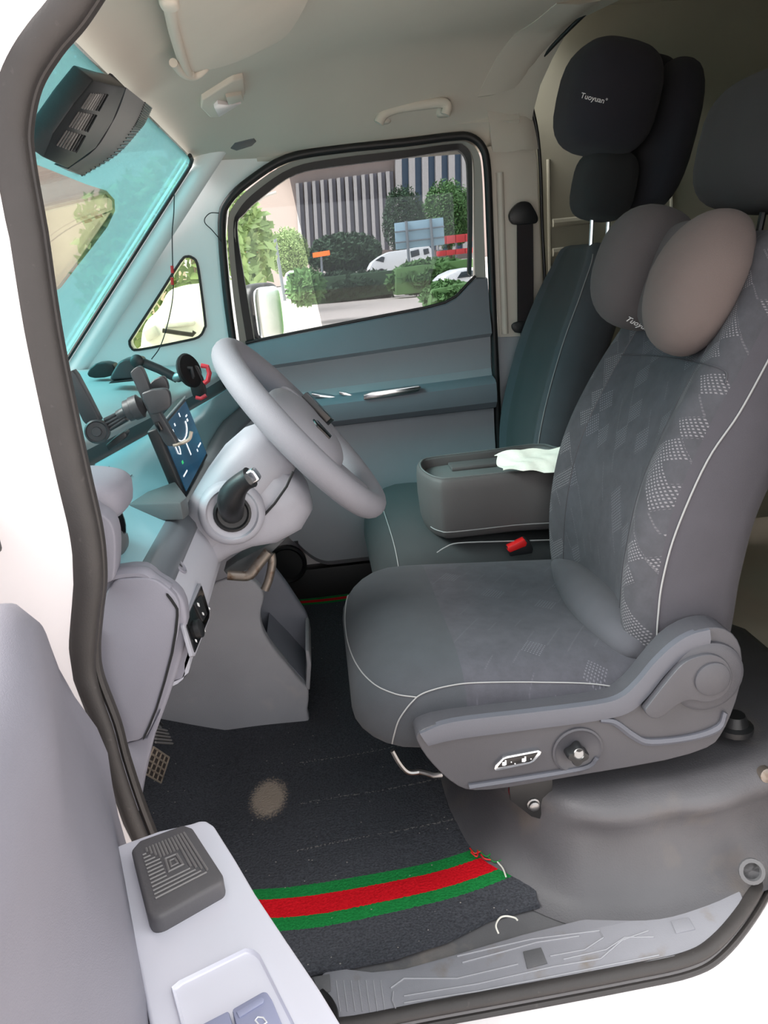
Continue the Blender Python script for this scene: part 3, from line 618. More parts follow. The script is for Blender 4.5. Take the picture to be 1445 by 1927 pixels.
# ================================================================ SEAT BOX
def seat_box():
    t = thing('seat_box', 'black vinyl covered seat box under the driver seat', 'seat base', (.45, .4, 0))
    foot = [(.315, .088), (.36, .074), (.44, .062), (.52, .075), (.60, .098), (.70, .11), (.80, .12), (.80, .68), (.19, .68), (.168, .60), (.168, .40), (.176, .29), (.21, .20), (.26, .135)]
    top = [(.322, .150), (.36, .135), (.44, .128), (.52, .126), (.60, .126), (.70, .13), (.80, .135), (.80, .66), (.24, .66), (.225, .60), (.225, .42), (.232, .33), (.26, .245), (.29, .19)]
    A = spline([V(x, y, 0) for x, y in foot], 4, True); B = spline([V(x, y, 0) for x, y in top], 4, True)
    cx = V(.5, .4, 0)
    def zt(p): return .170+.10*max(0, (p.x-.52))
    rings = []
    for f, e in ((0, .035), (.02, .014), (.10, -.002), (.30, -.012), (.52, -.012), (.70, -.002), (.80, .010), (.88, .014), (.94, .009), (.98, -.006), (1.0, -.03), (1.0, -.09)):
        r = []
        for a, b in zip(A, B):
            p = a.lerp(b, min(1, f*1.0)); o = (p-cx); o.z = 0; o.normalize()
            w_ = .0045*math.sin(p.x*41+f*5)+.0035*math.sin(p.y*57+f*9) if .05 < f < .97 else 0
            q = p+o*(e+w_); q.z = (zt(b)*f if f < 1 else zt(b)) - .004*(f == 0); r.append(q)
        rings.append(r)
    loft('cover', rings, 'box_vinyl', t, sharp=60)
    return t
sbx = seat_box()
c = P(1408, 1652, Z=.02); lathe('screw_hole', c+V(.0, -.008, .02), (-.2, -1, .5), [(.02, -.004), (.02, .002), (.014, .003), (.013, -.004), (.0, -.004)], 'floor_vinyl', sbx, seg=18)
c = P(1442, 1458, Y=.12); lathe('fixing_stud', c, (0, -1, .2), [(.012, -.01), (.012, .004), (.006, .006), (0, .006)], 'steel_rusty', sbx, seg=14)

# ================================================================ SEATS
def rot_to(x, z):  # columns
    x = Vector(x).normalized(); z = Vector(z); z = (z-x*z.dot(x)).normalized(); y = z.cross(x)
    return Matrix(((x.x, y.x, z.x), (x.y, y.y, z.y), (x.z, y.z, z.z)))
def cushion(parent, x0, cy, hw, ztop, mats, depth=.50, nose=.11, split=.18, zbot=.235, slope=-.035):
    """a seat cushion: rings from nose to rear, uv in metres"""
    NS = 48; rings = []; uv = []; info = []
    xs = [0, .004, .014, .03, .05, .075, .105, .14, .178, .182, .22, .27, .32, .37, .42, .46, .49, depth]
    for x in xs:
        q = min(1, x/.10); k = math.sqrt(max(0, 1-(1-q)**2)); kk = math.sqrt(max(0, 1-(1-min(1, x/.13))**2))
        zt = ztop+slope*max(0, (x-.10))/.4-.012*(1-min(1, x/.15)); zb = zbot
        zm = (zt+zb)/2-.01*(1-k); hh = (zt-zb)/2*(.12+.88*k); h = hw*(.62+.38*kk)
        ring = []
        for j in range(NS):
            th = 2*math.pi*j/NS; c, s = math.cos(th), math.sin(th); e = 2/3.6
            y = math.copysign(abs(c)**e, c)*h; z = math.copysign(abs(s)**e, s)*hh
            if s > 0: z += .010*(abs(y)/h)**2*(1-(abs(y)/h)**6) - .006*math.cos(min(1, x/.4)*math.pi)*0
            ring.append(V(x0+x, cy+y, zm+z)); uv.append((x, y))
        rings.append(ring)
    vs, fs = loft_data(rings); fm = []
    for f in fs:
        c = sum((Vector(vs[i]) for i in f), Vector())/len(f)
        fm.append(1 if (c.x-x0 > split and c.z > ztop-.075+slope*.5) else 0)
    o = obj('cushion', vs, fs, None, parent, uv=uv, mats=mats, fmat=fm, sharp=70)
    return o, rings, xs
ds_ = thing('driver_seat', 'dark grey fabric driver seat with white stitching and power seat controls', 'car seat', (.3, .42, .17))
CY = .425
cu, cr, cxs = cushion(ds_, -.003, CY, .262, .408, ['fabric_dark', 'fabric_cushion'])
# side seam and front seam, laid on the surface
def seam(parent, pts, r=.0014, m='stitch', n=4): return tube('seam', spline(pts, n), r, m, parent, seg=5)
def out(ring, j, c, d=.001): p = ring[j]; return p+(p-c).normalized()*d
def rc(r): return sum(r, Vector())/len(r)
tube('seam', hits(cu, dense([(1172, 1294), (1100, 1286), (1000, 1284), (900, 1285), (850, 1290), (800, 1303), (776, 1320), (752, 1352), (741, 1385), (737, 1404)])), .0012, 'stitch', ds_, seg=5)
tube('seam', hits(cu, dense([(784, 1312), (745, 1306), (705, 1288), (675, 1256), (657, 1215), (650, 1170), (653, 1130), (662, 1105)])), .0012, 'stitch', ds_, seg=5)
# soft roll at the rear of the cushion
rl = spline([P(1050, 1062, Z=.372), P(1075, 1085, Z=.385), P(1110, 1125, Z=.388), P(1150, 1168, Z=.385), P(1190, 1210, Z=.378), P(1212, 1232, Z=.368)], 4)
tube('rear_roll', rl, [(.014+.026*math.sin(math.pi*i/(len(rl)-1)), .016+.034*math.sin(math.pi*i/(len(rl)-1))) for i in range(len(rl))], 'roll_fabric', ds_, seg=14)
# backrest
def backrest(parent, spine, cy, hws, mats, bol=.035, thick=.065, name='backrest', uvo=0, ysk=0, panel=.60):
    NS = 56; sp_ = spline([V(x, 0, z) for x, z in spine], 6); n = len(sp_); rings = []; uv = []; cum = 0
    for i, p in enumerate(sp_):
        t = (sp_[min(i+1, n-1)]-sp_[max(i-1, 0)]).normalized(); fwd = Vector((-t.z, 0, t.x))
        if i: cum += (p-sp_[i-1]).length
        f = i/(n-1); hw = float(np.interp(f, [k/(len(hws)-1) for k in range(len(hws))], hws))
        endr = math.sqrt(max(0, 1-max(0, (f-.90)/.10)**2)) if f > .90 else (math.sqrt(max(0.05, 1-max(0, (.06-f)/.06)**2)) if f < .06 else 1)
        ring = []
        for j in range(NS):
            th = 2*math.pi*j/NS; c, s = math.cos(th), math.sin(th); e = 2/3.2
            yy = math.copysign(abs(c)**e, c)*hw*(.82+.18*endr); dd_ = math.copysign(abs(s)**e, s)*thick*(.15+.85*endr)
            if s > 0:
                q = abs(yy)/hw; dd_ += bol*(min(1, max(0, (q-.38)/.40))**1.6)*(1-.9*max(0, (q-.82)/.18)**2)*endr*(.55+.45*math.sin(min(1, f*1.25)*math.pi))
            ring.append(V(0, cy+yy, 0)+p+fwd*dd_); uv.append((yy+uvo, cum))
        rings.append(ring)
    vs, fs = loft_data(rings); fm = []
    for fi, f in enumerate(fs):
        js = [i % NS for i in f]; i0 = min(f)//NS
        yl = sum(vs[i].y for i in f)/len(f)-cy; fr = (sum(js)/len(js)) if max(js)-min(js) < NS/2 else 0
        hwx = max(abs(v.y-cy) for v in rings[i0])
        front = 0 < fr < NS/2
        q = abs(yl)/hwx
        fm.append(0 if front and q < panel else 1 if front and q < .93 and 4 < fr < NS/2-4 else 2)
    return obj(name, vs, fs, None, parent, uv=uv, mats=mats, fmat=fm, sharp=70), rings
sp_d = [(x+.012, z) for x, z in ((.545, .30), (.545, .36), (.548, .42), (.556, .50), (.578, .60), (.622, .70), (.672, .79), (.712, .87), (.738, .94), (.752, 1.0))]
bk, br = backrest(ds_, sp_d, .425, [.235, .245, .25, .25, .245, .235, .225, .21, .19], ['fabric_panel', 'fabric_bolster', 'fabric_side'], thick=.088, bol=.046)
NSB = 56
tube('seam', hits(bk, dense([(1480, 610), (1445, 678), (1390, 778), (1330, 868), (1272, 1000), (1246, 1095), (1238, 1160), (1236, 1195)])), .0016, 'stitch', ds_, seg=5)
# seam between the centre panel and the bolsters
def panel_seam(sign):
    pts = []
    for r_ in br[4:-12]:
        hwx = max(abs(v.y-.425) for v in r_); best = min((j for j in range(2, NSB//2-1)), key=lambda j: abs((r_[j].y-.425)*sign/hwx-.60)); a = r_[best]; pts.append(a+(a-rc(r_)).normalized()*.0015)
    tube('seam', pts, .0011, 'cover_plastic', ds_, seg=5)
panel_seam(-1); panel_seam(1)
tube('seam', hits(bk, dense([(1168, 668), (1230, 670), (1300, 680), (1345, 690), (1366, 702), (1364, 722)]), .0012), .0012, 'cover_plastic', ds_, seg=5)
# shoulder yoke and headrest
pod('headrest', (.775, .435, 1.135), (.085, .155, .105), 'headrest_fabric', ds_, e=3.2, R=Matrix.Rotation(math.radians(12), 3, 'Y'))
for y in (.43, .52): tube('headrest_rod', [V(.748, y, .95), V(.768, y, 1.07)], .006, 'black_plastic', ds_, seg=8)
# plastic side cover
YS = .128
co = PY([(784, 1384), (800, 1371), (850, 1358), (1000, 1341), (1120, 1326), (1162, 1316), (1192, 1298), (1222, 1262), (1262, 1216), (1300, 1191), (1335, 1181), (1365, 1184), (1388, 1204), (1397, 1240), (1392, 1295), (1376, 1345), (1356, 1385), (1330, 1408), (1250, 1432), (1100, 1458), (960, 1482), (895, 1488), (862, 1480), (830, 1455), (802, 1424), (785, 1396)], YS)
sc_ = prism('side_cover', spline(co, 2, True), (0, .045, 0), 'cover_plastic', ds_, bev=.012, seg=4, label='grey plastic side cover')
def ridge_strip(name, a, b, m, y0, t=.008, par=None):
    A = spline(PY(a, y0), 4); B = spline(PY(b, y0), 4); sheet(name, [[p, p.lerp(q, .5)+V(0, -.003, 0), q] for p, q in zip(A, B)], (0, t, 0), m, par or sc_)
ridge_strip('upper_ledge', [(790, 1381), (852, 1359), (1000, 1341), (1120, 1326), (1168, 1313), (1200, 1286), (1232, 1248), (1268, 1214), (1302, 1194), (1336, 1185)], [(806, 1404), (862, 1391), (1000, 1373), (1120, 1357), (1182, 1342), (1218, 1312), (1250, 1272), (1282, 1240), (1308, 1224), (1336, 1216)], 'cover_light', YS-.005, .012)
ridge_strip('moulding', [(1130, 1352), (1160, 1356), (1195, 1380), (1225, 1392), (1300, 1384), (1350, 1366), (1362, 1340)], [(1130, 1360), (1155, 1366), (1190, 1392), (1225, 1404), (1305, 1394), (1356, 1376), (1370, 1344)], 'cover_light', YS-.004, .01)
ridge_strip('moulding', [(882, 1478), (960, 1466), (1060, 1450), (1105, 1440), (1120, 1425)], [(884, 1486), (962, 1474), (1064, 1457), (1110, 1446), (1128, 1427)], 'cover_light', YS-.004, .01)
# recliner: round boss and lever
rcx = P(1335, 1278, Y=YS-.012)
lathe('recliner_boss', rcx+V(0, .012, 0), (0, -1, 0), [(.058, 0), (.057, .006), (.050, .010), (.0, .010)], 'cover_plastic', sc_, seg=36)
lv = spline(PY([(1228, 1352), (1214, 1340), (1222, 1326), (1258, 1280), (1285, 1250), (1312, 1236), (1340, 1232), (1366, 1244), (1378, 1270), (1372, 1298), (1352, 1316), (1326, 1322), (1300, 1318), (1276, 1326), (1248, 1348)], YS-.016), 3, True)
lvo = prism('recliner_lever', lv, (0, .018, 0), 'cover_plastic', sc_, bev=.005, seg=3)
lathe('pivot_cap', P(1340, 1277, Y=YS-.016), (0, -1, 0), [(.0275, -.002), (.0275, .003), (.025, .0045), (.0, .0045)], 'cover_plastic', lvo, seg=32)
# heater switch and adjuster knob
sw = prism('heater_switch', PY([(930, 1447), (932, 1440), (946, 1427), (955, 1423), (1013, 1412), (1019, 1415), (1017, 1421), (1005, 1434), (996, 1438), (940, 1450), (932, 1451)], YS-.006), (0, .012, 0), 'chrome', sc_, bev=.0012, label='seat heater switch plate with bright rim')
fc_ = prism('switch_face', PY([(937, 1445), (949, 1430), (956, 1428), (1012, 1417), (1002, 1431), (996, 1434)], YS-.0075), (0, .003, 0), 'black_gloss', sw, bev=.0004)
for x, y in ((949, 1437), (986, 1430)):
    prism('seat_symbol', PY([(x-4, y+4), (x-4, y-2), (x+1, y-3), (x+1, y-6), (x+4, y-6), (x+4, y+2), (x+1, y+4)], YS-.0082), (0, .0008, 0), 'print_white', sw, bev=0, smooth=False)
for x, y in ((962, 1434), (969, 1437), (999, 1428)): lathe('indicator', P(x, y, Y=YS-.0076), (0, -1, 0), [(.0011, -.0005), (.0011, .0006), (0, .0006)], 'print_white', sw, seg=8)
kc = P(1082, 1413, Y=YS-.002)
lathe('knob_recess', kc+V(.004, .002, .0), (0, -1, 0), [(.040, -.004), (.040, .003), (.037, .0045), (.033, .0012), (.0, .0012)], 'cover_plastic', sc_, seg=32)
kb = []
for h, s_ in ((0, 1), (.012, 1), (.017, .9), (.018, .4)):
    kb.append([kc+V(math.cos(a)*.0155*s_*(1+.16*math.cos(4*a+.6)), -h, math.sin(a)*.0155*s_*(1+.16*math.cos(4*a+.6))) for a in [2*math.pi*i/40 for i in range(40)]])
kn = loft('lumbar_knob', kb, 'black_plastic', sc_, sharp=50)
lathe('knob_cap', kc+V(.0, -.0175, .007), (0, -1, .3), [(.0088, -.002), (.0088, .002), (.0078, .003), (.007, .001), (.0, .001)], 'steel', kn, seg=24)
# seat frame below: bracket with bolt, adjustment bar
bkt = prism('mount_bracket', PY([(958, 1476), (1040, 1466), (1038, 1544), (1030, 1545), (1000, 1537), (960, 1506)], .165), (0, .004, 0), 'rubber_black', ds_, bev=.001)
c = P(1003, 1512, Y=.166); lathe('bolt', c, (0, -1, 0), [(.012, 0), (.011, .003), (.0085, .004), (.0085, .009), (.005, .011), (0, .011)], 'steel', bkt, seg=12)
tube('cable', spline(PY([(964, 1478), (962, 1492), (972, 1504), (990, 1500)], .175), 4), .005, 'red_wire', ds_, seg=7, label='dark red cable')
tube('adjust_bar', spline(PY([(738, 1412), (752, 1436), (768, 1452), (790, 1452), (830, 1446)], .2)+[V(.10, .5, .16)], 4)[:-1], .0045, 'steel', ds_, seg=8)
box('seat_frame', (.35, .42, .215), (.44, .42, .06), 'black_plastic', ds_, bev=.006)
cpo = P(1382, 1362, Y=.2); lathe('rear_mount', cpo+V(0, 0, -.012), (0, 0, 1), [(.03, 0), (.03, .01), (.022, .014), (.016, .03), (0, .03)], 'black_plastic', ds_, seg=18)
# buckle
bu = thing('belt_buckle', 'black seat belt buckle with a red release button between the seats', 'buckle', P(985, 1045, Y=.70))
prism('body', PY([(954, 1030), (988, 1014), (998, 1018), (1004, 1034), (1002, 1042), (960, 1048)], .69), (0, .022, 0), 'black_plastic', bu, bev=.003)
prism('release_button', PY([(956, 1030), (987, 1015), (992, 1022), (990, 1028), (960, 1040), (956, 1037)], .687), (0, .02, 0), 'red_plastic', bu, bev=.0015)

# neck pillow on the driver's backrest
np_ = thing('neck_pillow', 'grey two-lobed neck pillow strapped to the driver backrest', 'pillow', (.62, .42, .82))
def lobe(c, r, R, name, m, e=2.3, fn=None):
    return pod(name, c, r, m, np_, e=e, R=R, nu=32, nv=20, fn=fn)
ax = Vector((.06, 1, 0)).normalized(); R = Matrix.Rotation(math.radians(20), 3, 'Y')
lobe((.608, .335, .932), (.072, .085, .115), R, 'lobe', 'pillow_light', 2.25, fn=lambda p: V(p.x*(.72 if p.x > 0 else 1.02)+.12*max(0, p.z), p.y*(1-1.6*max(0, p.z-.03)), p.z))
np_l2 = lobe((.60, .525, .955), (.085, .085, .108), R, 'lobe', 'pillow_dark', 2.35)
pod('middle', (.625, .43, .935), (.055, .09, .095), 'pillow_dark', np_, e=2.6, R=R)
tl = hits(np_l2, [(1190, 603), (1206, 611), (1202, 598), (1198, 610)], .002)
if len(tl) == 4:
    f4 = frame4(tl[1], tl[1]-tl[0], tl[2]-tl[3]); letters('lettering', 'Tuoyuan\u00b0', .017, f4, 'print_white', np_)

# ================================================================ PASSENGER BENCH
bn = thing('passenger_bench', 'dark double passenger bench seat beside the driver seat', 'car seat', (.3, 1.05, .1))
cu2, cr2, _ = cushion(bn, .085, 1.035, .335, .405, ['fabric_bench', 'fabric_bench'], depth=.46, zbot=.16)
seam(bn, [out(cr2[4], j, rc(cr2[4]), .0025) for j in range(3, 22)], .0014)
seam(bn, PY([(822, 1040), (838, 1030), (862, 1022), (940, 1019), (1040, 1016)], .705), .0014)
sp_p = [(.59, .34), (.59, .42), (.605, .55), (.652, .72), (.705, .86), (.742, .95), (.762, 1.0)]
bk2, br2 = backrest(bn, sp_p, 1.17, [.215, .225, .225, .22, .205, .17, .12], ['fabric_bench', 'fabric_dark', 'fabric_dark'], bol=.03, thick=.06)
seam(bn, [r_[NSB//2-6]+(r_[NSB//2-6]-rc(r_)).normalized()*.0015 for r_ in br2[3:-5]], .0012, 'stitch', 2)
box('base_panel', (.33, 1.04, .09), (.40, .62, .17), 'black_soft', bn, bev=.02)
hd = pod('headrest', P(1112, 352, Y=1.08)+V(.03, 0, 0), (.066, .09, .08), 'headrest_fabric', bn, e=3.2, R=Matrix.Rotation(math.radians(12), 3, 'Y'))
for a, b in (((1112, 462), (1115, 405)), ((1142, 462), (1146, 400))): tube('headrest_rod', [P(*a, Y=1.08), P(*b, Y=1.08)], .0055, 'chrome', bn, seg=8)
hp_ = thing('head_pillow', 'black head pillow with small white lettering on the passenger headrest', 'pillow', P(1150, 290, Y=1.08))
R = Matrix.Rotation(math.radians(14), 3, 'Y')
hl = pod('lobe', P(1105, 192, Y=1.05)+V(.045, 0, 0), (.105, .125, .118), 'pillow_black', hp_, e=3.0, R=R)
pod('lobe', P(1165, 205, Y=1.16)+V(.06, 0, 0), (.085, .085, .115), 'pillow_black', hp_, e=2.5, R=R)
pod('rear_cover', P(1200, 265, Y=1.1)+V(.05, 0, 0), (.05, .15, .17), 'pillow_black', hp_, e=2.8, R=R)
tl = hits(hl, [(1100, 181), (1118, 186), (1136, 190)], .002); f4 = frame4(tl[1], tl[2]-tl[0], (0, .1, 1)); letters('lettering', 'Tuoyuan\u00b0', .0155, f4, 'print_white', hp_)
# folded middle backrest
mb = thing('folded_backrest', 'folded-down middle seat back with a recessed tray on top', 'console', (.36, .84, .41))
ZT = .545
tp = spline([V(.215, .78, 0), V(.205, .85, 0), V(.215, .92, 0), V(.25, .955, 0), V(.40, .965, 0), V(.56, .965, 0), V(.56, .73, 0), V(.40, .727, 0), V(.26, .727, 0), V(.232, .742, 0)], 4, True)
cc = sum(tp, Vector())/len(tp)
rg_ = []
for z, k in ((.405, .86), (.41, .93), (.43, .975), (.48, 1.0), (.52, 1.0), (.538, .985), (ZT, .955), (ZT+.001, .93), (ZT, .86), (ZT-.004, .84), (ZT-.022, .825)):
    rg_.append([V(cc.x+(p.x-cc.x)*(k if k > .9 else k+.04), cc.y+(p.y-cc.y)*k, z) for p in tp])
loft('body', rg_, 'console_vinyl', mb, sharp=60)
seam(mb, [p for p in [cc+(q-cc)*.962+V(0, 0, .424) for q in tp]][26:]+[cc+(tp[0]-cc)*.962+V(0, 0, .424)], .0014, 'stitch', 2)
tube('tray_rim', [V(cc.x+(p.x-cc.x)*.915, cc.y+(p.y-cc.y)*.895, ZT+.001) for p in tp], .0022, 'console_tray', mb, seg=6, closed=True)
prism('tray_floor', [V(cc.x+(p.x-cc.x)*.84, cc.y+(p.y-cc.y)*.81, ZT-.0225) for p in tp], (0, 0, .002), 'console_tray', mb, bev=0)
prism('tray_ledge', [V(.29, .87, ZT-.021), V(.29, .925, ZT-.021), V(.52, .925, ZT-.021), V(.52, .87, ZT-.021)], (0, 0, .010), 'console_vinyl', mb, bev=.003)
# crumpled tissue
g = []
for j in range(13):
    row = []
    for i in range(19):
        u, v = i/18, j/12; a = P(930, 858, Z=.575).lerp(P(1070, 838, Z=.60), u); b = P(945, 886, Z=.56).lerp(P(1070, 890, Z=.56), u)
        p = a.lerp(b, v); p += V(.004*math.sin(9*v+3*u), .003*math.sin(14*u), .006*math.sin(6*u+3*v)*math.sin(5*v+1)+.003*abs(math.sin(9*u-6*v))); row.append(p)
    g.append(row)
tag(sheet('tissue', g, (0, 0, .0012), 'tissue_paper', sharp=25), 'crumpled white paper tissue lying in the folded seat tray', 'tissue')
# seat belt
bt = thing('seat_belt', 'black seat belt hanging on the passenger B pillar', 'seat belt', P(988, 640, Y=1.40))
prism('webbing', PY([(973, 415), (1003, 415), (1004, 520), (1004, 600), (974, 615)], 1.402), (0, .003, 0), 'belt_web', bt, bev=0)
prism('guide', spline(PY([(958, 405), (968, 388), (980, 379), (996, 380), (1004, 390), (1013, 408), (1010, 420), (990, 422), (966, 422)], 1.395), 2, True), (0, .02, 0), 'black_plastic', bt, bev=.005)
prism('tongue', spline(PY([(963, 612), (975, 605), (995, 606), (1002, 616), (992, 626), (970, 626)], 1.395), 2, True), (0, .012, 0), 'black_plastic', bt, bev=.003)
prism('tongue_plate', PY([(979, 624), (988, 624), (985, 636), (979, 636)], 1.398), (0, .003, 0), 'chrome', bt, bev=0)
# ================================================================ DASHBOARD
db = thing('dashboard', 'grey dashboard with teal-lit top running across the cab', 'dashboard', (-.4, .75, .45))
YS_ = [.085, .12, .18, .26, .36, .47, .58, .70, .82, .94, 1.06, 1.18, 1.30, 1.40]
def xt(y): return float(np.interp(y, (.08, .47, .70, .93, 1.2, 1.42), (-.45, -.425, -.38, -.335, -.285, -.258)))
def prof(y):
    a = xt(y); x4 = max(-.262, a+.03); lo = .40 if y > .6 else .49
    return dict(top=[(-.76, .79), (-.70, .797), (a-.12, .775), (a-.045, .752), (a-.02, .742), (a-.014, .728)], trough=[(a-.014, .728), (a-.012, .704), (a+.004, .700), (a+.018, .706)],
        fascia=[(a+.018, .706), (a+.026, .714), (min(a+.06, x4-.004), .703 if y < 1 else .70), ((a+.06+x4)/2 if a+.06 < x4 else x4-.003, .672), (x4-.002, .644)],
        strip=[(x4-.002, .644), (x4+.012, .640), (x4+.032, .622), (x4+.036, .610)], lower=[(x4+.034, .612), (x4+.05, .585), (x4+.058, .545), (x4+.05, lo+.03), (x4+.035, lo), (-.32, lo-.015), (-.56, lo-.02)])
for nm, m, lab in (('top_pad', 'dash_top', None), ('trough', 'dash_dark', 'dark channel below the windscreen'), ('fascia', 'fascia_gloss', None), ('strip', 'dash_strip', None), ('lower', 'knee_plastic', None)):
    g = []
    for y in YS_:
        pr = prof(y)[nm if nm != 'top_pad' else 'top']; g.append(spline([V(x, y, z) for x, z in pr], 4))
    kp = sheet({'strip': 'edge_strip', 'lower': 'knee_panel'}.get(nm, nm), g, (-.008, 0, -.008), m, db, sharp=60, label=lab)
# fine contour lines on the fascia
for f in (.25, .45, .65):
    pts = []
    for y in YS_[3:6]:
        pr = spline([V(x, y, z) for x, z in prof(y)['fascia']], 4); pts.append(pr[int(f*(len(pr)-1))]+V(0, 0, .0006))
    tube('contour_line', pts, .0008, 'dash_strip', db, seg=5)
# storage lip beside the display
prism('binnacle_base', [P(*p, Z=.675) for p in ((240, 948), (275, 925), (330, 905), (352, 935), (340, 945))], (0, 0, -.03), 'dash_dark', db, bev=.004)
# end panels
pr = prof(.085); sec = [V(x, .085, z) for k in ('top', 'fascia', 'strip', 'lower') for x, z in pr[k]]
prism('end_wall', sec+[V(-.70, .085, .45), V(-.76, .085, .7)], (0, .01, 0), 'plastic_grey', db, bev=0, smooth=False)
endp = spline(PY([(213, 1096), (236, 1089), (276, 1088), (300, 1096), (330, 1122), (338, 1150), (334, 1200), (318, 1260), (298, 1330), (276, 1385), (242, 1397), (228, 1400), (205, 1330), (186, 1250), (180, 1200), (190, 1140)], .062), 2, True)
prism('end_surround', spline(PY([(160, 1090), (216, 1074), (270, 1070), (296, 1090), (328, 1110), (348, 1140), (350, 1200), (330, 1275), (306, 1345), (286, 1400), (268, 1480), (244, 1575), (200, 1470), (175, 1380), (150, 1250), (150, 1150)], .070), 2, True), (0, .03, 0), 'plastic_grey', db, bev=.006, seg=3)
cv = prism('fuse_cover', endp, (0, .018, 0), 'plastic_grey', db, bev=.004, seg=3, label='flat grey fuse box cover on the dashboard end')
prism('cover_gap', spline(PY([(316, 1118), (332, 1140), (336, 1160), (326, 1230), (296, 1335), (273, 1388), (270, 1386), (292, 1334), (321, 1230), (331, 1160), (328, 1142), (313, 1121)], .0605), 2, True), (0, .002, 0), 'black_soft', cv, bev=0)
tube('raised_edge', spline(PY([(172, 1180), (176, 1240), (196, 1310), (222, 1375), (234, 1398)], .062), 3), .005, 'plastic_grey', cv, seg=8)
prism('kick_panel', PY([(229, 1402), (276, 1389), (302, 1336), (288, 1395), (262, 1490), (243, 1575), (238, 1560), (232, 1470)], .066), (0, .02, 0), 'plastic_grey', db, bev=.002)
tube('top_lip', spline(PY([(214, 1082), (240, 1077), (272, 1077), (290, 1090), (318, 1108)], .075), 3), (.0075, .012), 'plastic_grey', db, seg=10)
# vent pod at the driver's end
vp = P(196, 922, Y=.14)
pd = pod('vent_pod', vp+V(-.038, 0, -.0), (.070, .060, .030), 'plastic_grey', db, e=3.6, R=Matrix.Rotation(math.radians(8), 3, 'Y'))
vn = lathe('air_vent', P(214, 985, Y=.15)+V(-.01, 0, 0), (1, -.15, .15), [(.028, -.03), (.028, .006), (.028, .012), (.026, .006), (.0, .004)], 'black_gloss', db, seg=26)
lathe('vent_ring', P(214, 985, Y=.15)+V(-.002, 0, 0), (1, -.15, .15), [(.034, 0), (.034, .003), (.030, .004), (.030, 0)], 'chrome', vn, seg=26, caps=False)
pod('vent_surround', P(224, 1016, Y=.16)+V(-.02, 0, -.004), (.03, .04, .02), 'dash_dark', db, e=2.6)
prism('side_trim', spline(PY([(160, 962), (185, 966), (206, 980), (216, 1008), (217, 1050), (214, 1086), (205, 1096), (160, 1100)], .05), 2, True), (0, .035, 0), 'plastic_grey', db, bev=.006, seg=3)
# round button and switch diamond on the knee panel
_a, _b, _c = hit(kp, 352, 1130, 0), hit(kp, 372, 1130, 0), hit(kp, 366, 1200, 0)
knn = (_b-_a).cross(_c-_a).normalized(); knn = knn if knn.x > 0 else -knn
def on_lower(px, py):   # sight line with the local plane of the knee panel
    v = Vector(_d + _r*(px-WPX/2)/FPX - _u*(py-HPX/2)/FPX); c = Vector(CAM); t = (_a-c).dot(knn)/v.dot(knn); return c+v*t, knn
bn_ = knn; b0, b1, b2 = hit(kp, 338, 1066, 0), hit(kp, 345, 1066, 0), hit(kp, 338, 1075, 0); bq = (b1-b0).cross(b2-b0).normalized(); bq = bq if bq.x > 0 else -bq
tb = lathe('trim_button', b0+bq*.001, bq, [(.013, -.006), (.013, .001), (.011, .002), (.0105, .0005), (.0, .0005)], 'plastic_grey', db, seg=22)
lathe('button_dot', b0+bq*.0015, bq, [(.0035, 0), (.0035, .001), (0, .001)], 'chrome', tb, seg=12)
swp = prism('switch_panel', [on_lower(*p)[0]+bn_*.004 for p in ((373, 1098), (391, 1152), (389, 1168), (362, 1236), (357, 1236), (340, 1178), (341, 1170))], -bn_*.005, 'plastic_column', db, bev=.001)
prism('switch_plate', [on_lower(*p)[0]+bn_*.0055 for p in ((373, 1104), (388, 1154), (387, 1165), (360, 1230), (343, 1176), (344, 1168))], -bn_*.004, 'black_gloss', swp, bev=.0005)
kc_ = on_lower(362, 1186)[0]; lathe('light_dial', kc_+bn_*.004, bn_, [(.0135, 0), (.013, .008), (.011, .0095), (0, .0095)], 'black_plastic', swp, seg=24)
prism('rocker_button', [on_lower(*p)[0]+bn_*.0075 for p in ((370, 1122), (381, 1158), (373, 1172), (357, 1140))], -bn_*.003, 'black_plastic', swp, bev=.0006)
for x, y, a in ((363, 1141, 4), (372, 1158, 3), (384, 1148, 2.4), (358, 1209, 3), (375, 1190, 2)):
    prism('symbol', [on_lower(x+q*a*.6, y+w_*a)[0]+bn_*.0085 for q, w_ in ((-1, -1), (.4, -.6), (1, 1), (-.3, .5))], -bn_*.0008, 'print_white', swp, bev=0, smooth=False)

# instrument display
dp = thing('instrument_display', 'thin instrument display standing on the dashboard with a blue lit screen', 'display', (-.26, .6, .64))
A, B = P(351, 938, Y=.445), P(296, 806, Y=.445); A2, B2 = Vector((A.x+.004, .735, A.z+.008)), Vector((B.x+.004, .735, B.z+.008))
nn = (B-A).cross(A2-A).normalized(); nn = nn if nn.x > 0 else -nn
prism('housing', [A, A2, B2, B], -nn*.02, 'black_plastic', dp, bev=.004, seg=3)
nt, b, L = nodes_of('screen_print', .12)
tc = nt.nodes.new('ShaderNodeTexCoord'); ns = nt.nodes.new('ShaderNodeTexNoise'); ns.inputs['Scale'].default_value = 14; L(tc.outputs['Object'], ns.inputs[0])
cr_ = mixc(nt, ns.outputs['Fac'], S(8, 22, 48), S(40, 104, 140)); L(cr_, b.inputs['Emission Color']); b.inputs['Emission Strength'].default_value = .30; b.inputs['Base Color'].default_value = S(10, 14, 20)
ins = lambda u, v: A.lerp(A2, u).lerp(B.lerp(B2, u), v)+nn*.0015
emit('screen_white', S(235, 240, 245), .5); emit('screen_green', S(60, 190, 110), .4)
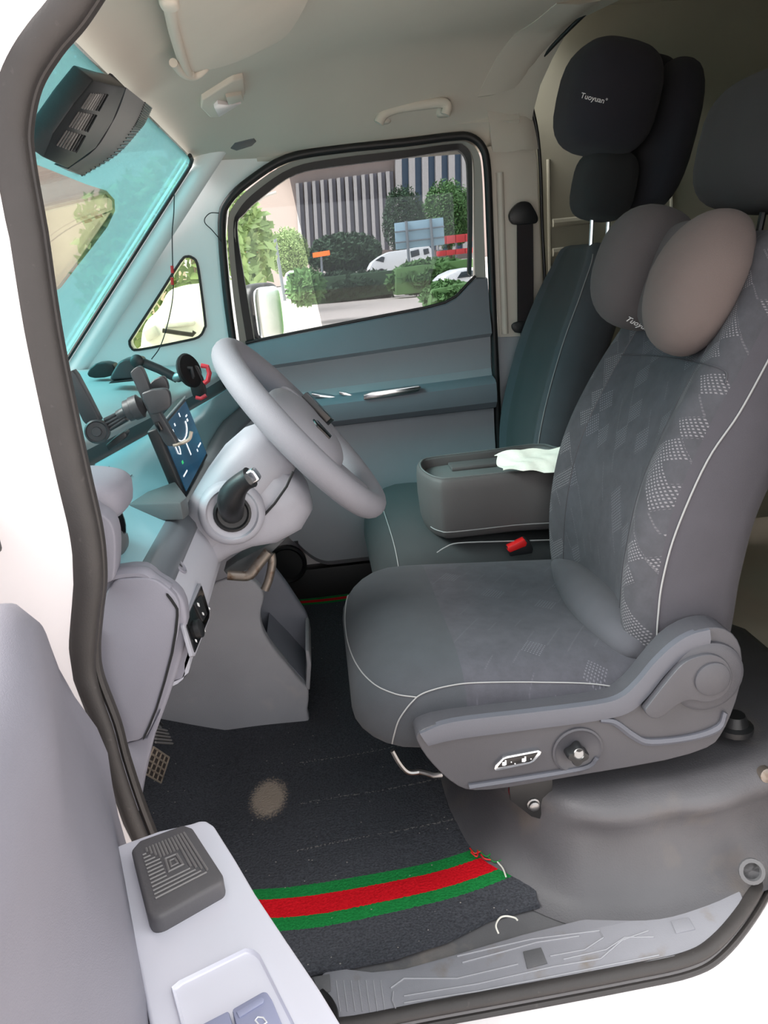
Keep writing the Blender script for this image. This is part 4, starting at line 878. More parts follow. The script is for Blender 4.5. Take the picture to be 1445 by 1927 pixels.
scn = prism('screen', [ins(.05, .07), ins(.96, .07), ins(.96, .94), ins(.05, .94)], -nn*.002, 'screen_print', dp, bev=0, smooth=False)
def mark(u, v, du, dv, m='screen_white'): prism('readout', [ins(u-du, v-dv)+nn*.0006, ins(u+du, v-dv)+nn*.0006, ins(u+du, v+dv)+nn*.0006, ins(u-du, v+dv)+nn*.0006], -nn*.0004, m, scn, bev=0, smooth=False)
for m_ in ((.50, .45, .012, .13), (.78, .72, .02, .02), (.80, .78, .03, .012), (.84, .28, .06, .012), (.72, .26, .012, .02), (.18, .24, .07, .01), (.40, .84, .012, .02), (.3, .8, .01, .02), (.62, .88, .01, .03)): mark(*m_)
mark(.22, .38, .02, .02, 'screen_green')
tube('readout', [ins(*q)+nn*.0008 for q in ((.20, .66), (.20, .52), (.25, .48), (.28, .54), (.28, .66))], .0008, 'screen_white', scn, seg=5)
tube('readout', [ins(.30+.34*math.cos(t)*.6+.2, .74+.17*math.sin(t))+nn*.0008 for t in [math.pi+i*math.pi/10 for i in range(11)]], .0012, 'screen_white', scn, seg=5)
tube('top_edge', [B+nn*.001, B2+nn*.001], .0022, 'chrome', dp, seg=6)

# ================================================================ STEERING
WC = V(-.036, .45, .744); Wn = V(.787, 0, .617); Ww = V(.617, 0, -.787); Wy = V(0, 1, 0)
def WP(y, w_, n): return WC+Wy*y+Ww*w_+Wn*n
col = thing('steering_column', 'light grey steering column shroud with a round lever boss', 'steering column', (-.18, .45, .55))
def colring(n, w0, w1, hy, e=3.4):
    wc_, hw = (w0+w1)/2, (w1-w0)/2; r = []
    for j in range(36):
        c, s = math.cos(2*math.pi*j/36), math.sin(2*math.pi*j/36); r.append(WP(math.copysign(abs(c)**(2/e), c)*hy, wc_+math.copysign(abs(s)**(2/e), s)*hw, n))
    return r
loft('lower_shroud', [colring(*q) for q in ((-.062, -.02, .060, .05), (-.068, -.03, .085, .062), (-.085, -.035, .112, .070), (-.12, -.035, .122, .076), (-.165, -.035, .110, .078), (-.20, -.03, .085, .076), (-.24, -.03, .07, .07), (-.30, -.03, .06, .06))], 'plastic_column', col, sharp=60)
loft('upper_shroud', [colring(*q) for q in ((-.045, -.045, .03, .05), (-.052, -.058, .038, .060), (-.075, -.068, .045, .070), (-.12, -.070, .045, .080), (-.17, -.062, .05, .080), (-.22, -.05, .05, .078), (-.28, -.03, .04, .07))], 'plastic_column', col, sharp=60)
tube('shroud_gap', [WP(-.079, .030, -.05)+V(0, -.001, 0)]+[WP(-.0815, w_, n) for w_, n in ((.040, -.075), (.047, -.11), (.05, -.15), (.053, -.20))], .0022, 'black_soft', col, seg=6)
pod('gaiter', P(401, 915, Y=.43), (.016, .05, .046), 'black_soft', col, e=2.3, R=Matrix.Rotation(math.radians(38), 3, 'Y'))
bc = P(437, 965, Y=.362); ba = V(.12, -1, .12).normalized()
bs = lathe('lever_boss', bc, ba, [(.056, -.02), (.054, .002), (.049, .010), (.043, .012), (.040, .008), (.031, .006), (.0, .006)], 'plastic_column', col, seg=36)
lathe('lever_socket', bc+ba*.006, ba, [(.031, -.002), (.031, .003), (.027, .005), (.024, .002), (.0, .001)], 'black_plastic', bs, seg=28)
s0, s1 = bc+ba*.004, P(471, 898, Y=.30)
sp1 = spline([s0, P(434, 945, Y=.33), P(440, 925, Y=.315), P(455, 908, Y=.305), s1], 4)
stk = tube('shift_lever', sp1, [.019-.0*i+.003*math.sin(i/len(sp1)*6) for i in range(len(sp1))], 'black_plastic', col, seg=16, label='black lever with a bright end button')
e1_ = (sp1[-1]-sp1[-3]).normalized(); pod('end_button', s1+e1_*.003, (.0115, .0085, .012), 'chrome', stk, e=4, R=rot_to(e1_.cross(Vector((0, 1, 0))), e1_))
# wheel
sw_ = thing('steering_wheel', 'thick grey leather steering wheel with three spokes', 'steering wheel', WC)
RM, rm = .1785, .0225
ring_path = [WP(RM*math.cos(2*math.pi*i/72), RM*math.sin(2*math.pi*i/72), 0) for i in range(72)]
rr_ = []
for i in range(72):
    a = 2*math.pi*i/72; rd = Wy*math.cos(a)+Ww*math.sin(a)
    rr_.append([ring_path[i]+rd*math.cos(2*math.pi*j/16)*rm+Wn*math.sin(2*math.pi*j/16)*rm*1.05 for j in range(16)])
loft('rim', rr_, 'wheel_leather', sw_, loop=True)
for k in (-1, 1):
    secs = []
    for f in (0, .25, .5, .75, 1):
        y = k*(.05+f*(RM-.055)); h = .052-.018*f+.012*(f > .9); n0 = (.016-.016*f*f)*(1 if k == 1 else -.4); th = .014
        secs.append([WP(y, -.02+.012*f+math.copysign(abs(s)**.7, s)*h, n0+math.copysign(abs(c)**.7, c)*th) for c, s in [(math.cos(2*math.pi*j/20), math.sin(2*math.pi*j/20)) for j in range(20)]])
    spk = loft('spoke', secs, 'hub_grey', sw_)
    if k == 1: far_spoke = spk
secs = []
for f in (0, .3, .6, 1):
    w_ = .04+f*(RM-.045); hy = .052-.016*f; secs.append([WP(math.copysign(abs(c)**.7, c)*hy, w_, -.014+.01*f+math.copysign(abs(s)**.7, s)*.013) for c, s in [(math.cos(2*math.pi*j/20), math.sin(2*math.pi*j/20)) for j in range(20)]])
loft('spoke', secs, 'hub_grey', sw_)
RW = Matrix(((Ww.x, Wy.x, Wn.x), (Ww.y, Wy.y, Wn.y), (Ww.z, Wy.z, Wn.z)))
hb = pod('hub', WP(0, .004, -.004), (.086, .092, .037), 'hub_grey', sw_, e=2.9, R=RW, nu=36, nv=22)
def on_hub(name, px, m, lift, lab=None):
    pts = hits(hb, px, lift)
    if len(pts) > 2: prism(name, pts, -Wn*(lift+.004), m, hb, bev=.0006, label=lab)
prism('control_pad', [WP(.098, -.030, .038), WP(.140, -.024, .037), WP(.140, .038, .037), WP(.118, .046, .038), WP(.098, .036, .038)], -Wn*.028, 'black_gloss', far_spoke, bev=.0008, label='glossy black control buttons')
on_hub('slot', ((588, 790), (597, 794), (622, 822), (619, 826), (596, 803)), 'black_gloss', .003)

# ================================================================ PHONE HOLDERS
ph = thing('phone_holder', 'black phone holder with an articulated arm clamped to the dashboard', 'phone holder', P(215, 835, Y=.40))
Yh = .385
jc = P(183, 812, Y=Yh); j1 = lathe('pivot', jc, (.1, -1, .1), [(.019, -.012), (.0195, .004), (.017, .007), (.015, .004), (.008, .004), (.007, .008), (0, .008)], 'mount_grey', ph, seg=26)
prism('upper_arm', spline(PY([(122, 706), (132, 699), (143, 706), (183, 783), (186, 793), (176, 801), (160, 797), (150, 780), (126, 725)], Yh), 2, True), (0, .022, 0), 'mount_grey', ph, bev=.004)
for d_ in (-10, -2, 6, 14): tube('arm_rib', PY([(196, 800+d_), (228, 782+d_*.8), (236, 778+d_*.7)], Yh+.004), .0026, 'mount_grey', ph, seg=7)
tube('arm_core', PY([(190, 808), (236, 782)], Yh+.014), .010, 'black_plastic', ph, seg=10)
tube('neck', PY([(222, 782), (246, 770)], Yh+.008), [.008, .0095], 'mount_grey', ph, seg=12)
cxh = P(268, 762, Y=Yh+.008)-P(238, 774, Y=Yh+.008); lathe('lock_nut', P(236, 775, Y=Yh+.008), cxh, [(.012, 0), (.0175, .003), (.0175, .012), (.0195, .013), (.0195, .026), (.014, .029), (.010, .034), (0, .034)], 'mount_grey', ph, seg=20)
prism('cradle', spline(PY([(247, 699), (258, 690), (268, 696), (279, 724), (300, 775), (333, 832), (330, 838), (318, 840), (308, 832), (280, 780), (256, 728), (246, 706)], Yh-.004), 2, True), (0, .018, 0), 'mount_grey', ph, bev=.004, seg=3)
prism('clamp', spline(PY([(266, 740), (305, 731), (318, 738), (321, 762), (312, 772), (286, 781), (277, 768)], Yh-.020), 2, True), (0, .014, 0), 'mount_grey', ph, bev=.004, seg=3)
prism('clamp', spline(PY([(279, 724), (300, 709), (311, 712), (317, 732), (306, 742), (284, 742)], Yh+.022), 2, True), (0, .014, 0), 'mount_grey', ph, bev=.004, seg=3)
tube('foot', spline(PY([(326, 838), (342, 834), (356, 826), (360, 812)], Yh-.002), 4), .003, 'pedal_metal', ph, seg=8)
prism('side_key', PY([(290, 796), (298, 794), (306, 808), (300, 814)], Yh-.01), (0, .01, 0), 'black_gloss', ph, bev=.001)
prism('base_clip', PY([(198, 838), (212, 826), (232, 812), (238, 816), (238, 824), (220, 838), (204, 850)], Yh+.02), (0, .03, 0), 'black_plastic', ph, bev=.003)
ph2 = thing('ring_phone_holder', 'phone holder with suction base and red claws on the far dashboard', 'phone holder', P(235, 722, Y=1.0))
prism('suction_base', [P(*p, Y=.97) for p in ((206, 716), (208, 706), (222, 682), (232, 676), (262, 674), (268, 682), (262, 696), (262, 714))], (0, .06, 0), 'mount_grey', ph2, bev=.006, seg=3)
prism('base_plate', PY([(204, 722), (208, 718), (262, 712), (264, 716)], .965), (0, .07, 0), 'black_plastic', ph2, bev=.001)
tube('arm', PY([(264, 680), (300, 695), (334, 713)], .97), .0105, 'mount_grey', ph2, seg=10)
lathe('knuckle', P(259, 680, Y=.965), (0, -1, .2), [(.015, -.02), (.015, .01), (.010, .014), (0, .014)], 'black_plastic', ph2, seg=16)
lathe('knuckle', P(334, 710, Y=.965), (1, -.3, .2), [(.008, -.01), (.012, .0), (.012, .02), (0, .02)], 'steel', ph2, seg=14)
dsk = P(357, 697, Y=.93); lathe('pad', dsk, (.85, -.45, .25), [(.038, -.006), (.040, .0), (.036, .004), (.0, .003)], 'black_soft', ph2, seg=28)
prism('spine', spline(PY([(352, 690), (372, 690), (388, 735), (384, 748), (366, 750), (358, 730)], .945), 2, True), (0, .014, 0), 'black_plastic', ph2, bev=.003)
tube('claw', PY([(344, 692), (360, 693), (363, 708), (355, 722), (345, 716), (343, 704)], .925), .005, 'mount_grey', ph2, seg=8)
tube('claw', PY([(378, 688), (390, 690), (394, 702), (391, 716), (384, 721)], .925), .0055, 'red_coral', ph2, seg=8, label='coral red claw')
tube('claw', PY([(368, 748), (378, 750), (388, 744)], .925), .0045, 'red_coral', ph2, seg=8, label='coral red foot')
tag(prism('toll_tag', spline([P(*p, Y=1.10) for p in ((163, 704), (180, 684), (212, 686), (214, 706), (178, 712))], 2, True), (0, .05, 0), 'black_plastic', bev=.004, seg=3), 'small black box lying on the dash top near the windscreen', 'device')

# ================================================================ FOOTWELL
hm = thing('tunnel_console', 'scuffed grey lower centre console with an open side pocket', 'console', (-.25, .86, 0))
near = PY([(392, 1110), (418, 1092), (450, 1084), (480, 1096), (497, 1122), (490, 1150), (492, 1180), (508, 1212), (540, 1252), (568, 1286), (581, 1300), (578, 1340), (570, 1368), (430, 1378), (316, 1384), (296, 1370), (318, 1280), (350, 1200)], .715)
prism('side_panel', spline(near, 2, True), (0, .03, 0), 'hump_plastic', hm, bev=.008, seg=3)
full = PY([(392, 1110), (418, 1092), (450, 1084), (500, 1110), (535, 1155), (576, 1216), (584, 1240), (582, 1300), (570, 1366), (316, 1382), (296, 1370), (350, 1200)], .715)
prism('core', [p+V(-.03, .03, 0) if p.x > -.2 else p+V(0, .03, 0) for p in PY([(392, 1115), (450, 1090), (490, 1120), (488, 1180), (500, 1230), (520, 1366), (316, 1380), (300, 1370)], .715)], (0, .20, 0), 'hump_plastic', hm, bev=.006)
prism('far_panel', [p+V(0, .17, 0) for p in full], (0, .03, 0), 'hump_pocket', hm, bev=.008, seg=3)
lipa = PY([(574, 1222), (582, 1226), (586, 1250), (583, 1300), (575, 1296), (577, 1250)], .716); prism('pocket_lip', lipa, (0, .18, 0), 'hump_plastic', hm, bev=.004)
prism('pocket_floor', [p+V(0, .02, 0) for p in PY([(500, 1212), (540, 1252), (576, 1292), (574, 1330), (500, 1330)], .715)], (0, .17, 0), 'hump_pocket', hm, bev=0)
sb = thing('column_bracket', 'bent bare metal lever bracket under the steering column', 'bracket', P(460, 1090, Y=.5))
tube('lever', spline(PY([(428, 1082), (452, 1084), (470, 1082), (486, 1062), (506, 1038)], .48), 3), (.010, .006), 'steel_rusty', sb, seg=10)
tube('lever', spline(PY([(510, 1042), (512, 1060), (506, 1090), (498, 1110)], .50), 3), (.008, .005), 'steel_rusty', sb, seg=10)
prism('plate', PY([(420, 1074), (446, 1056), (500, 1026), (540, 1012), (512, 1040), (480, 1068), (430, 1086)], .51), (0, .05, 0), 'dash_dark', sb, bev=.003)
# pedals
bp_ = thing('brake_pedal', 'brake pedal with a worn metal grid over dark rubber', 'pedal', P(290, 1465, Y=.32))
q = [P(268, 1454, Y=.31), P(288, 1404, Y=.31), P(318, 1424, Y=.40), P(302, 1474, Y=.40)]
nq = (q[1]-q[0]).cross(q[3]-q[0]).normalized(); nq = nq if nq.x > 0 else -nq
prism('pad', q, -nq*.012, 'pedal_rubber', bp_, bev=.003)
bl = lambda u, v: q[0].lerp(q[1], v).lerp(q[3].lerp(q[2], v), u)
for k in range(5): tube('grid_bar', [bl(.02+.96*k/4, .02)+nq*.001, bl(.02+.96*k/4, .98)+nq*.001], .0018, 'pedal_metal', bp_, seg=6)
for k in range(5): tube('grid_bar', [bl(.02, .02+.96*k/4)+nq*.001, bl(.98, .02+.96*k/4)+nq*.001], .0018, 'pedal_metal', bp_, seg=6)
tube('arm', [bl(.5, .6)-nq*.01, bl(.5, .6)+V(-.08, 0, .12), bl(.5, .6)+V(-.10, 0, .30)], .01, 'black_plastic', bp_)
ac = thing('accelerator_pedal', 'dark ribbed accelerator pedal behind the brake pedal', 'pedal', P(305, 1400, Y=.52))
q2 = [P(292, 1400, Y=.47), P(290, 1366, Y=.47), P(312, 1372, Y=.55), P(325, 1402, Y=.55)]; n2 = (q2[1]-q2[0]).cross(q2[3]-q2[0]).normalized(); n2 = n2 if n2.x > 0 else -n2
prism('pad', q2, -n2*.012, 'mount_grey', ac, bev=.003)
for k in range(5): tube('rib', [q2[0].lerp(q2[1], .1+.2*k)+n2*.001, q2[3].lerp(q2[2], .1+.2*k)+n2*.001], .0025, 'pad_ridge', ac, seg=6)
tube('arm', [(q2[1]+q2[2])/2, (q2[1]+q2[2])/2+V(-.10, 0, .15)], .009, 'black_plastic', ac)

# ================================================================ CEILING FITTINGS
def onc(px, py, dz=0):
    v = Vector(_d + _r*(px-WPX/2)/FPX - _u*(py-HPX/2)/FPX); c = Vector(CAM); t = .6
    while t < 3:
        p = c+v*t
        if p.z > ceil(min(.66, max(-.28, p.x)), p.y)-dz: return p
        t += .002
    return p
vs_ = thing('sun_visor', 'beige sun visor folded against the headliner', 'sun visor', onc(420, 60, .02))
va = [onc(*p, dz=.030) for p in ((316, 2), (328, 60), (350, 132), (358, 138))]; vb = [onc(*p, dz=.022) for p in ((600, -60), (575, 10), (540, 66), (500, 92))]
gA = spline([onc(240, -330, .03)]+va, 4); gB = spline([onc(640, -260, .022)]+vb, 4)
sheet('board', [[a.lerp(b, t)+V(0, 0, -.006*math.sin(math.pi*t)) for t in [k/8 for k in range(9)]] for a, b in zip(gA, gB)], (0, 0, .016), 'visor_fabric', vs_, sharp=50)
tube('front_edge', gA, .0085, 'visor_fabric', vs_, seg=10)
tube('hinge', spline([onc(*p, dz=d_) for p, d_ in (((326, 118), .030), ((344, 138), .032), ((362, 144), .034), ((376, 138), .034), ((386, 128), .03), ((392, 124), .014))], 4), .007, 'visor_fabric', vs_, seg=10)
pod('clip', onc(318, 4, .035), (.012, .018, .009), 'visor_fabric', vs_, e=3)
lm = thing('map_lamp', 'small beige ceiling lamp with a bright lens above the passenger side', 'lamp', P(420, 190, Z=1.37))
lz = [onc(*p, dz=.012) for p in ((378, 205), (380, 190), (440, 152), (458, 148), (462, 178), (455, 186), (412, 222), (395, 222))]
prism('housing', lz, (0, 0, .03), 'visor_fabric', lm, bev=.004, seg=3)
prism('lens', [onc(*p, dz=.022) for p in ((403, 203), (410, 196), (428, 198), (454, 195), (412, 221))], (0, .0, .008), 'lens_white', lm, bev=.0008)
prism('switch', [onc(*p, dz=.022) for p in ((425, 184), (455, 178), (458, 190), (430, 198))], (0, 0, .008), 'visor_fabric', lm, bev=.001)
gh = thing('grab_handle', 'beige grab handle on the headliner above the passenger window', 'grab handle', P(780, 230, Y=1.34))
tube('bar', spline(PY([(712, 232), (722, 215), (745, 204), (790, 197), (830, 193), (842, 200), (838, 216)], 1.335), 4), (.013, .011), 'visor_fabric', gh, seg=12)
for x, y in ((722, 224), (834, 210)): pod('mount', P(x, y, Y=1.37), (.02, .02, .014), 'visor_fabric', gh, e=3)
so = onc(452, 275, .002); tag(prism('clip_slot', [onc(*p, dz=.003) for p in ((434, 280), (442, 271), (478, 262), (482, 267), (474, 275), (445, 284))], (0, 0, .006), 'dash_dark', bev=.001), 'small dark visor clip slot in the headliner', 'clip')
# black louvred sensor housing at the top of the windscreen
def PWo(px, py, off):
    v = Vector(_d + _r*(px-WPX/2)/FPX - _u*(py-HPX/2)/FPX); c = Vector(CAM); a = Vector((WA.x, 0, WA.z))+WN*off; t = (a-c).dot(WN)/v.dot(WN); return c+v*t
sh_ = thing('sensor_housing', 'black louvred sensor housing hanging at the top of the windscreen', 'sensor housing', PWo(180, 240, .02))
fo = [(176, 150), (212, 160), (238, 165), (212, 230), (180, 280), (128, 318), (82, 297), (100, 252), (140, 195), (168, 160)]
lo_ = [(238, 165), (262, 178), (286, 204), (262, 246), (222, 290), (165, 328), (128, 318), (180, 280), (212, 230)]
bm = bmesh.new(); f1 = [PWo(*p, .034) for p in fo]; bm_prism(bm, f1, -WN*.030, .003, 2); from_bm('louvre_face', bm, 'black_plastic', sh_)
e0 = [PWo(*p, .034) for p in ((238, 165), (226, 200), (212, 230), (180, 280), (128, 318))]; e1x = [PWo(*p, .012) for p in ((286, 204), (275, 228), (262, 246), (222, 290), (160, 329))]
sheet('ribbed_side', [[a_, a_.lerp(b_, .5)+WN*.008, b_] for a_, b_ in zip(spline(e0, 4), spline(e1x, 4))], -WN*.012+V(-.01, 0, 0), 'mount_grey', sh_)
for k in range(30):
    f = k/29; i = f*16; A_, B_ = spline(e0, 4), spline(e1x, 4); a_ = A_[int(i)].lerp(A_[min(16, int(i)+1)], i-int(i)); b_ = B_[int(i)].lerp(B_[min(16, int(i)+1)], i-int(i)); mid = a_.lerp(b_, .5)+WN*.0085
    tube('rib', [mid, b_.lerp(mid, .1)+WN*.001], .0012, 'black_gloss', sh_, seg=5)
for r_ in range(3):
    for k in range(8):
        t0, t1 = r_/3+.03, (r_+1)/3-.03; u = .10+.085*k*(1.0)
        L_ = lambda t: (Vector((166, 172, 0)).lerp(Vector((96, 274, 0)), t)); R_ = lambda t: (Vector((218, 174, 0)).lerp(Vector((156, 296, 0)), t))
        a_, b_ = L_(t0).lerp(R_(t0), u+.05), L_(t1).lerp(R_(t1), u+.05); tube('slot', [PWo(a_.x, a_.y, .0345), PWo(b_.x, b_.y, .0345)], .0016, 'black_gloss', sh_, seg=5)
# hanging cable with red connectors
cb_ = thing('hanging_cable', 'thin dark cable with red connectors hanging before the quarter window', 'cable', P(325, 560, Y=1.33))
cp = spline(PY([(328, 358), (327, 400), (324, 440), (325, 505), (326, 545), (322, 580), (312, 622), (300, 655), (285, 676)], 1.33), 5)
tube('wire', cp, .0014, 'wire_black', cb_, seg=6)
for y0, y1 in ((500, 514), (522, 536)): tube('connector', PY([(323.5, y0), (324.5, y1)], 1.33), .0042, 'red_plastic', cb_, seg=8)
tag(tube('loose_wire', spline(PY([(412, 401), (396, 401), (386, 410), (386, 420), (398, 432), (410, 446), (416, 456)], 1.40), 5), .0013, 'wire_black', seg=6), 'short black wire looping out of the far door seal', 'wire')
# ================================================================ OUTSIDE
mat('facade', S(176, 162, 156), .8, var=.06, vscale=.1); mat('facade_pale', S(190, 186, 184), .8, var=.04, vscale=.2); mat('facade_blue', S(84, 108, 134), .2, var=.1, vscale=.2); mat('facade_glass', S(124, 122, 132), .2, var=.1, vscale=.2)
mat('leaf_dark', S(58, 84, 58), .8, var=.3, vscale=2); mat('leaf', S(90, 128, 74), .8, var=.3, vscale=2); mat('leaf_pale', S(140, 164, 106), .8, var=.25, vscale=2); mat('bark', S(98, 84, 70), .9)
mat('car_white', S(238, 240, 242), .3, var=.01); mat('car_silver', S(206, 208, 212), .3, .3, var=.02); mat('car_glass', S(48, 58, 64), .12, var=.1); mat('tyre', S(26, 26, 28), .8)
mat('sign_back', S(158, 190, 206), .5, var=.03); mat('sign_steel', S(132, 140, 146), .5, .4); mat('fence_red', S(196, 64, 66), .7, var=.08); mat('sign_orange', S(232, 110, 40), .6); mat('sign_blue', S(50, 84, 190), .5); mat('wall_beige', S(206, 188, 178), .85, var=.05, vscale=.3)
emit('lamp_orange', S(255, 110, 40), 1.2)
def slab(name, pts, Y, t, m, parent=None, bev=.02, **k): return prism(name, PY(pts, Y), (0, t, 0), m, parent, bev=bev, **k)
def leafmass(c, r, n, size, m, name, parent, seed):
    rnd = random.Random(seed); vs, fs = [], []
    for i in range(n):
        a, z = rnd.uniform(0, 2*math.pi), rnd.uniform(-1, 1); q = math.sqrt(1-z*z); k = rnd.uniform(.6, 1)**.5*(1+.12*math.sin(a*5+z*4))
        p = Vector(c)+Vector((r[0]*q*math.cos(a), r[1]*q*math.sin(a), r[2]*z))*k
        u = Vector((rnd.gauss(0, 1), rnd.gauss(0, 1), rnd.gauss(0, 1))).normalized(); v = u.orthogonal().normalized(); s = size*rnd.uniform(.6, 1.3); b = len(vs)
        vs += [p-u*s, p-v*s*.5, p+u*s, p+v*s*.5]; fs.append((b, b+1, b+2, b+3))
    o = obj(name, vs, fs, m, parent, smooth=False); return o
def tree(px, top, base, wpx, Y, m, label, seed, n=6000):
    a = P(px, base, Y=Y); b = P(px, top, Y=Y); sc = Y/1450; r = wpx/2*Y/1450; h = b.z-a.z; t = thing('tree', label, 'tree', (a.x, Y, -.46), 'trees beyond the passenger window')
    leafmass((a.x, Y, a.z+h/2), (r, r, h/2), n, max(.08, r*.07), m, 'crown', t, seed); leafmass((a.x+r*.2, Y-r*.2, a.z+h*.42), (r*.8, r*.8, h*.4), n//2, max(.08, r*.07), m, 'crown', t, seed+9)
    tube('trunk', [V(a.x, Y, -.46), V(a.x+.1, Y, a.z+h*.4)], r*.10, 'bark', t, seg=8)
def hedge(pts, Y, m, label, seed, depth=1.2, name='hedge', grp=None):
    q = PY(pts, Y); t = thing(name, label, 'hedge', (sum(p.x for p in q)/len(q), Y, -.46), grp)
    prism('core', q, (0, depth, 0), m, t, bev=.05)
    xs = [p.x for p in q]; zs = [p.z for p in q]; leafmass(((min(xs)+max(xs))/2, Y+depth/2, (min(zs)+max(zs))/2), ((max(xs)-min(xs))*.54, depth*.62, (max(zs)-min(zs))*.56), 2600, .09 if Y < 20 else .22, m, 'foliage', t, seed)
bkx = sheet('ground_far', [[V(x, y, z) for x in (1.0, 20, 60)] for y, z in ((40, -.45), (45, .31), (60, .5), (100, 1.0), (150, 1.6))], (0, 0, -.5), 'paving', smooth=False); sst(bkx, 'gently rising road beyond the hedge')
# big office building with white fins
of = thing('office_building', 'large office building with pale vertical fins across the road', 'building', P(720, 500, Y=95))
slab('wall', [(440, 545), (1000, 500), (1000, 120), (440, 160)], 96, 8, 'facade', of, bev=0, smooth=False)
slab('upper_band', [(505, 322), (740, 285), (740, 250), (505, 250)], 94.5, 1.4, 'facade', of, bev=0, smooth=False)
for k in range(12):
    x = 556+k*15.5; slab('window_strip', [(x+6, 345-k*2), (x+13, 344-k*2), (x+20, 470), (x+13, 470)], 95.4, .5, 'facade_glass', of, bev=0, smooth=False)
    slab('fin', [(x, 345-k*2), (x+6, 344-k*2), (x+13, 470), (x+7, 470)], 94.6, 1.2, 'facade_pale', of, bev=0, smooth=False)
for k in range(6):
    x = 744+k*25; slab('window_strip', [(x+10, 250), (x+25, 250), (x+28, 470), (x+13, 470)], 95.4, .5, 'facade_blue', of, bev=0, smooth=False)
    slab('fin', [(x, 250), (x+11, 250), (x+14, 470), (x+3, 470)], 94.4, 1.4, 'facade_pale', of, bev=0, smooth=False)
ap = thing('apartment_block', 'pale orange apartment block seen through the clear front part of the window', 'building', P(530, 470, Y=130))
slab('wall', [(500, 540), (560, 535), (556, 300), (500, 305)], 130, 10, 'facade', ap, bev=0, smooth=False)
for r_ in range(8):
    for k in range(2): slab('window', [(516+k*16, 352+r_*13), (526+k*16, 351+r_*13), (526+k*16, 358+r_*13), (516+k*16, 359+r_*13)], 129.6, .5, 'facade_glass' if (r_+k) % 2 else 'fence_red', ap, bev=0, smooth=False)
# trees
tree(764, 352, 475, 74, 62, 'leaf_dark', 'dark rounded tree standing behind the pale road sign', 1)
tree(845, 342, 462, 92, 66, 'leaf', 'broad green tree above the red hoarding', 2)
tree(486, 395, 520, 62, 40, 'leaf_pale', 'green tree seen in the clear front part of the window', 3)
tree(548, 430, 520, 70, 55, 'leaf_pale', 'small green tree beside the lamp post', 4)
tree(650, 440, 510, 130, 75, 'leaf_dark', 'low dark tree before the office building fins', 5)
# hedges
hedge([(745, 556), (890, 540), (890, 486), (745, 505)], 34, 'leaf', 'clipped green hedge in front of the white pickup', 6)
hedge([(808, 582), (890, 572), (890, 530), (812, 545)], 16, 'leaf', 'near clipped bush at the lower rear corner of the window', 7)
hedge([(552, 566), (602, 560), (600, 515), (560, 522)], 22, 'leaf', 'bright bush beside the silver car', 8)
hedge([(560, 580), (745, 552), (745, 508), (600, 522)], 36, 'leaf_dark', 'long low dark hedge along the road', 10)
# sign
sg = thing('road_sign', 'pale blue back of a rectangular road sign on two posts', 'sign', P(790, 505, Y=38))
slab('panel', [(742, 420), (834, 409), (837, 460), (745, 470)], 38, .08, 'sign_back', sg)
for x0, y0, x1, y1 in ((764, 416, 774, 552), (810, 411, 820, 548)): tube('post', [P(x0, y0, Y=37.9), P(x1, y1, Y=37.9)], .07, 'sign_steel', sg, seg=8)
for y in (432, 452): tube('rail', [P(743, y+5, Y=37.92), P(836, y-6, Y=37.92)], .035, 'sign_steel', sg, seg=6)
# hoarding
fe = thing('red_hoarding', 'red panelled hoarding beyond the hedge', 'fence', P(860, 480, Y=56))
for k in range(4):
    x = 822+k*18
    for r_ in range(2): slab('panel', [(x, 462+r_*11-k*2), (x+17, 460+r_*11-k*2), (x+17, 470+r_*11-k*2), (x, 472+r_*11-k*2)] if r_ else [(x, 446-k*2), (x+17, 444-k*2), (x+17, 459-k*2), (x, 461-k*2)], 56, .2, 'fence_red', fe, bev=.01)
for x in (824, 858, 886): tube('post', [P(x, 452, Y=56.3), P(x+3, 530, Y=56.3)], .06, 'sign_steel', fe, seg=6)
# vehicles
def car(name, label, body, wins, wheels, Y, m, w=1.7):
    t = thing(name, label, 'car', (P(*wheels[0][:2], Y=Y).x, Y, -.46)); slab('body', body, Y, w, m, t, bev=.05, seg=3)
    for q in wins: slab('window', q, Y-.03, .06, 'car_glass', t, bev=.01)
    for x, y, r in wheels: lathe('wheel', P(x, y, Y=Y), (0, -1, 0), [(r*Y/1450, -.25), (r*Y/1450, .03), (r*.6*Y/1450, .05), (0, .04)], 'tyre', t, seg=18)
    return t
car('white_pickup', 'white crew-cab pickup driving behind the hedge', [(694, 506), (700, 494), (716, 482), (732, 474), (760, 470), (792, 464), (806, 462), (812, 468), (816, 486), (818, 500), (816, 512), (700, 518)], [[(706, 490), (718, 483), (724, 484), (722, 494)], [(772, 473), (788, 469), (790, 480), (774, 485)], [(796, 469), (806, 467), (808, 477), (798, 480)]], [(718, 514, 8), (798, 506, 8)], 46, 'car_white')
car('white_car', 'white car roof behind the near bush', [(826, 532), (840, 518), (862, 508), (892, 503), (930, 505), (930, 540), (828, 545)], [[(868, 512), (892, 508), (892, 520), (860, 524)]], [(850, 542, 9)], 24, 'car_white')
car('silver_car', 'silver hatchback seen from behind at the road side', [(534, 548), (533, 528), (538, 514), (546, 509), (562, 509), (570, 516), (572, 530), (572, 546), (568, 552), (538, 553)], [[(541, 516), (564, 515), (566, 524), (539, 526)]], [(540, 550, 5), (568, 549, 5)], 50, 'car_silver', 3.6)
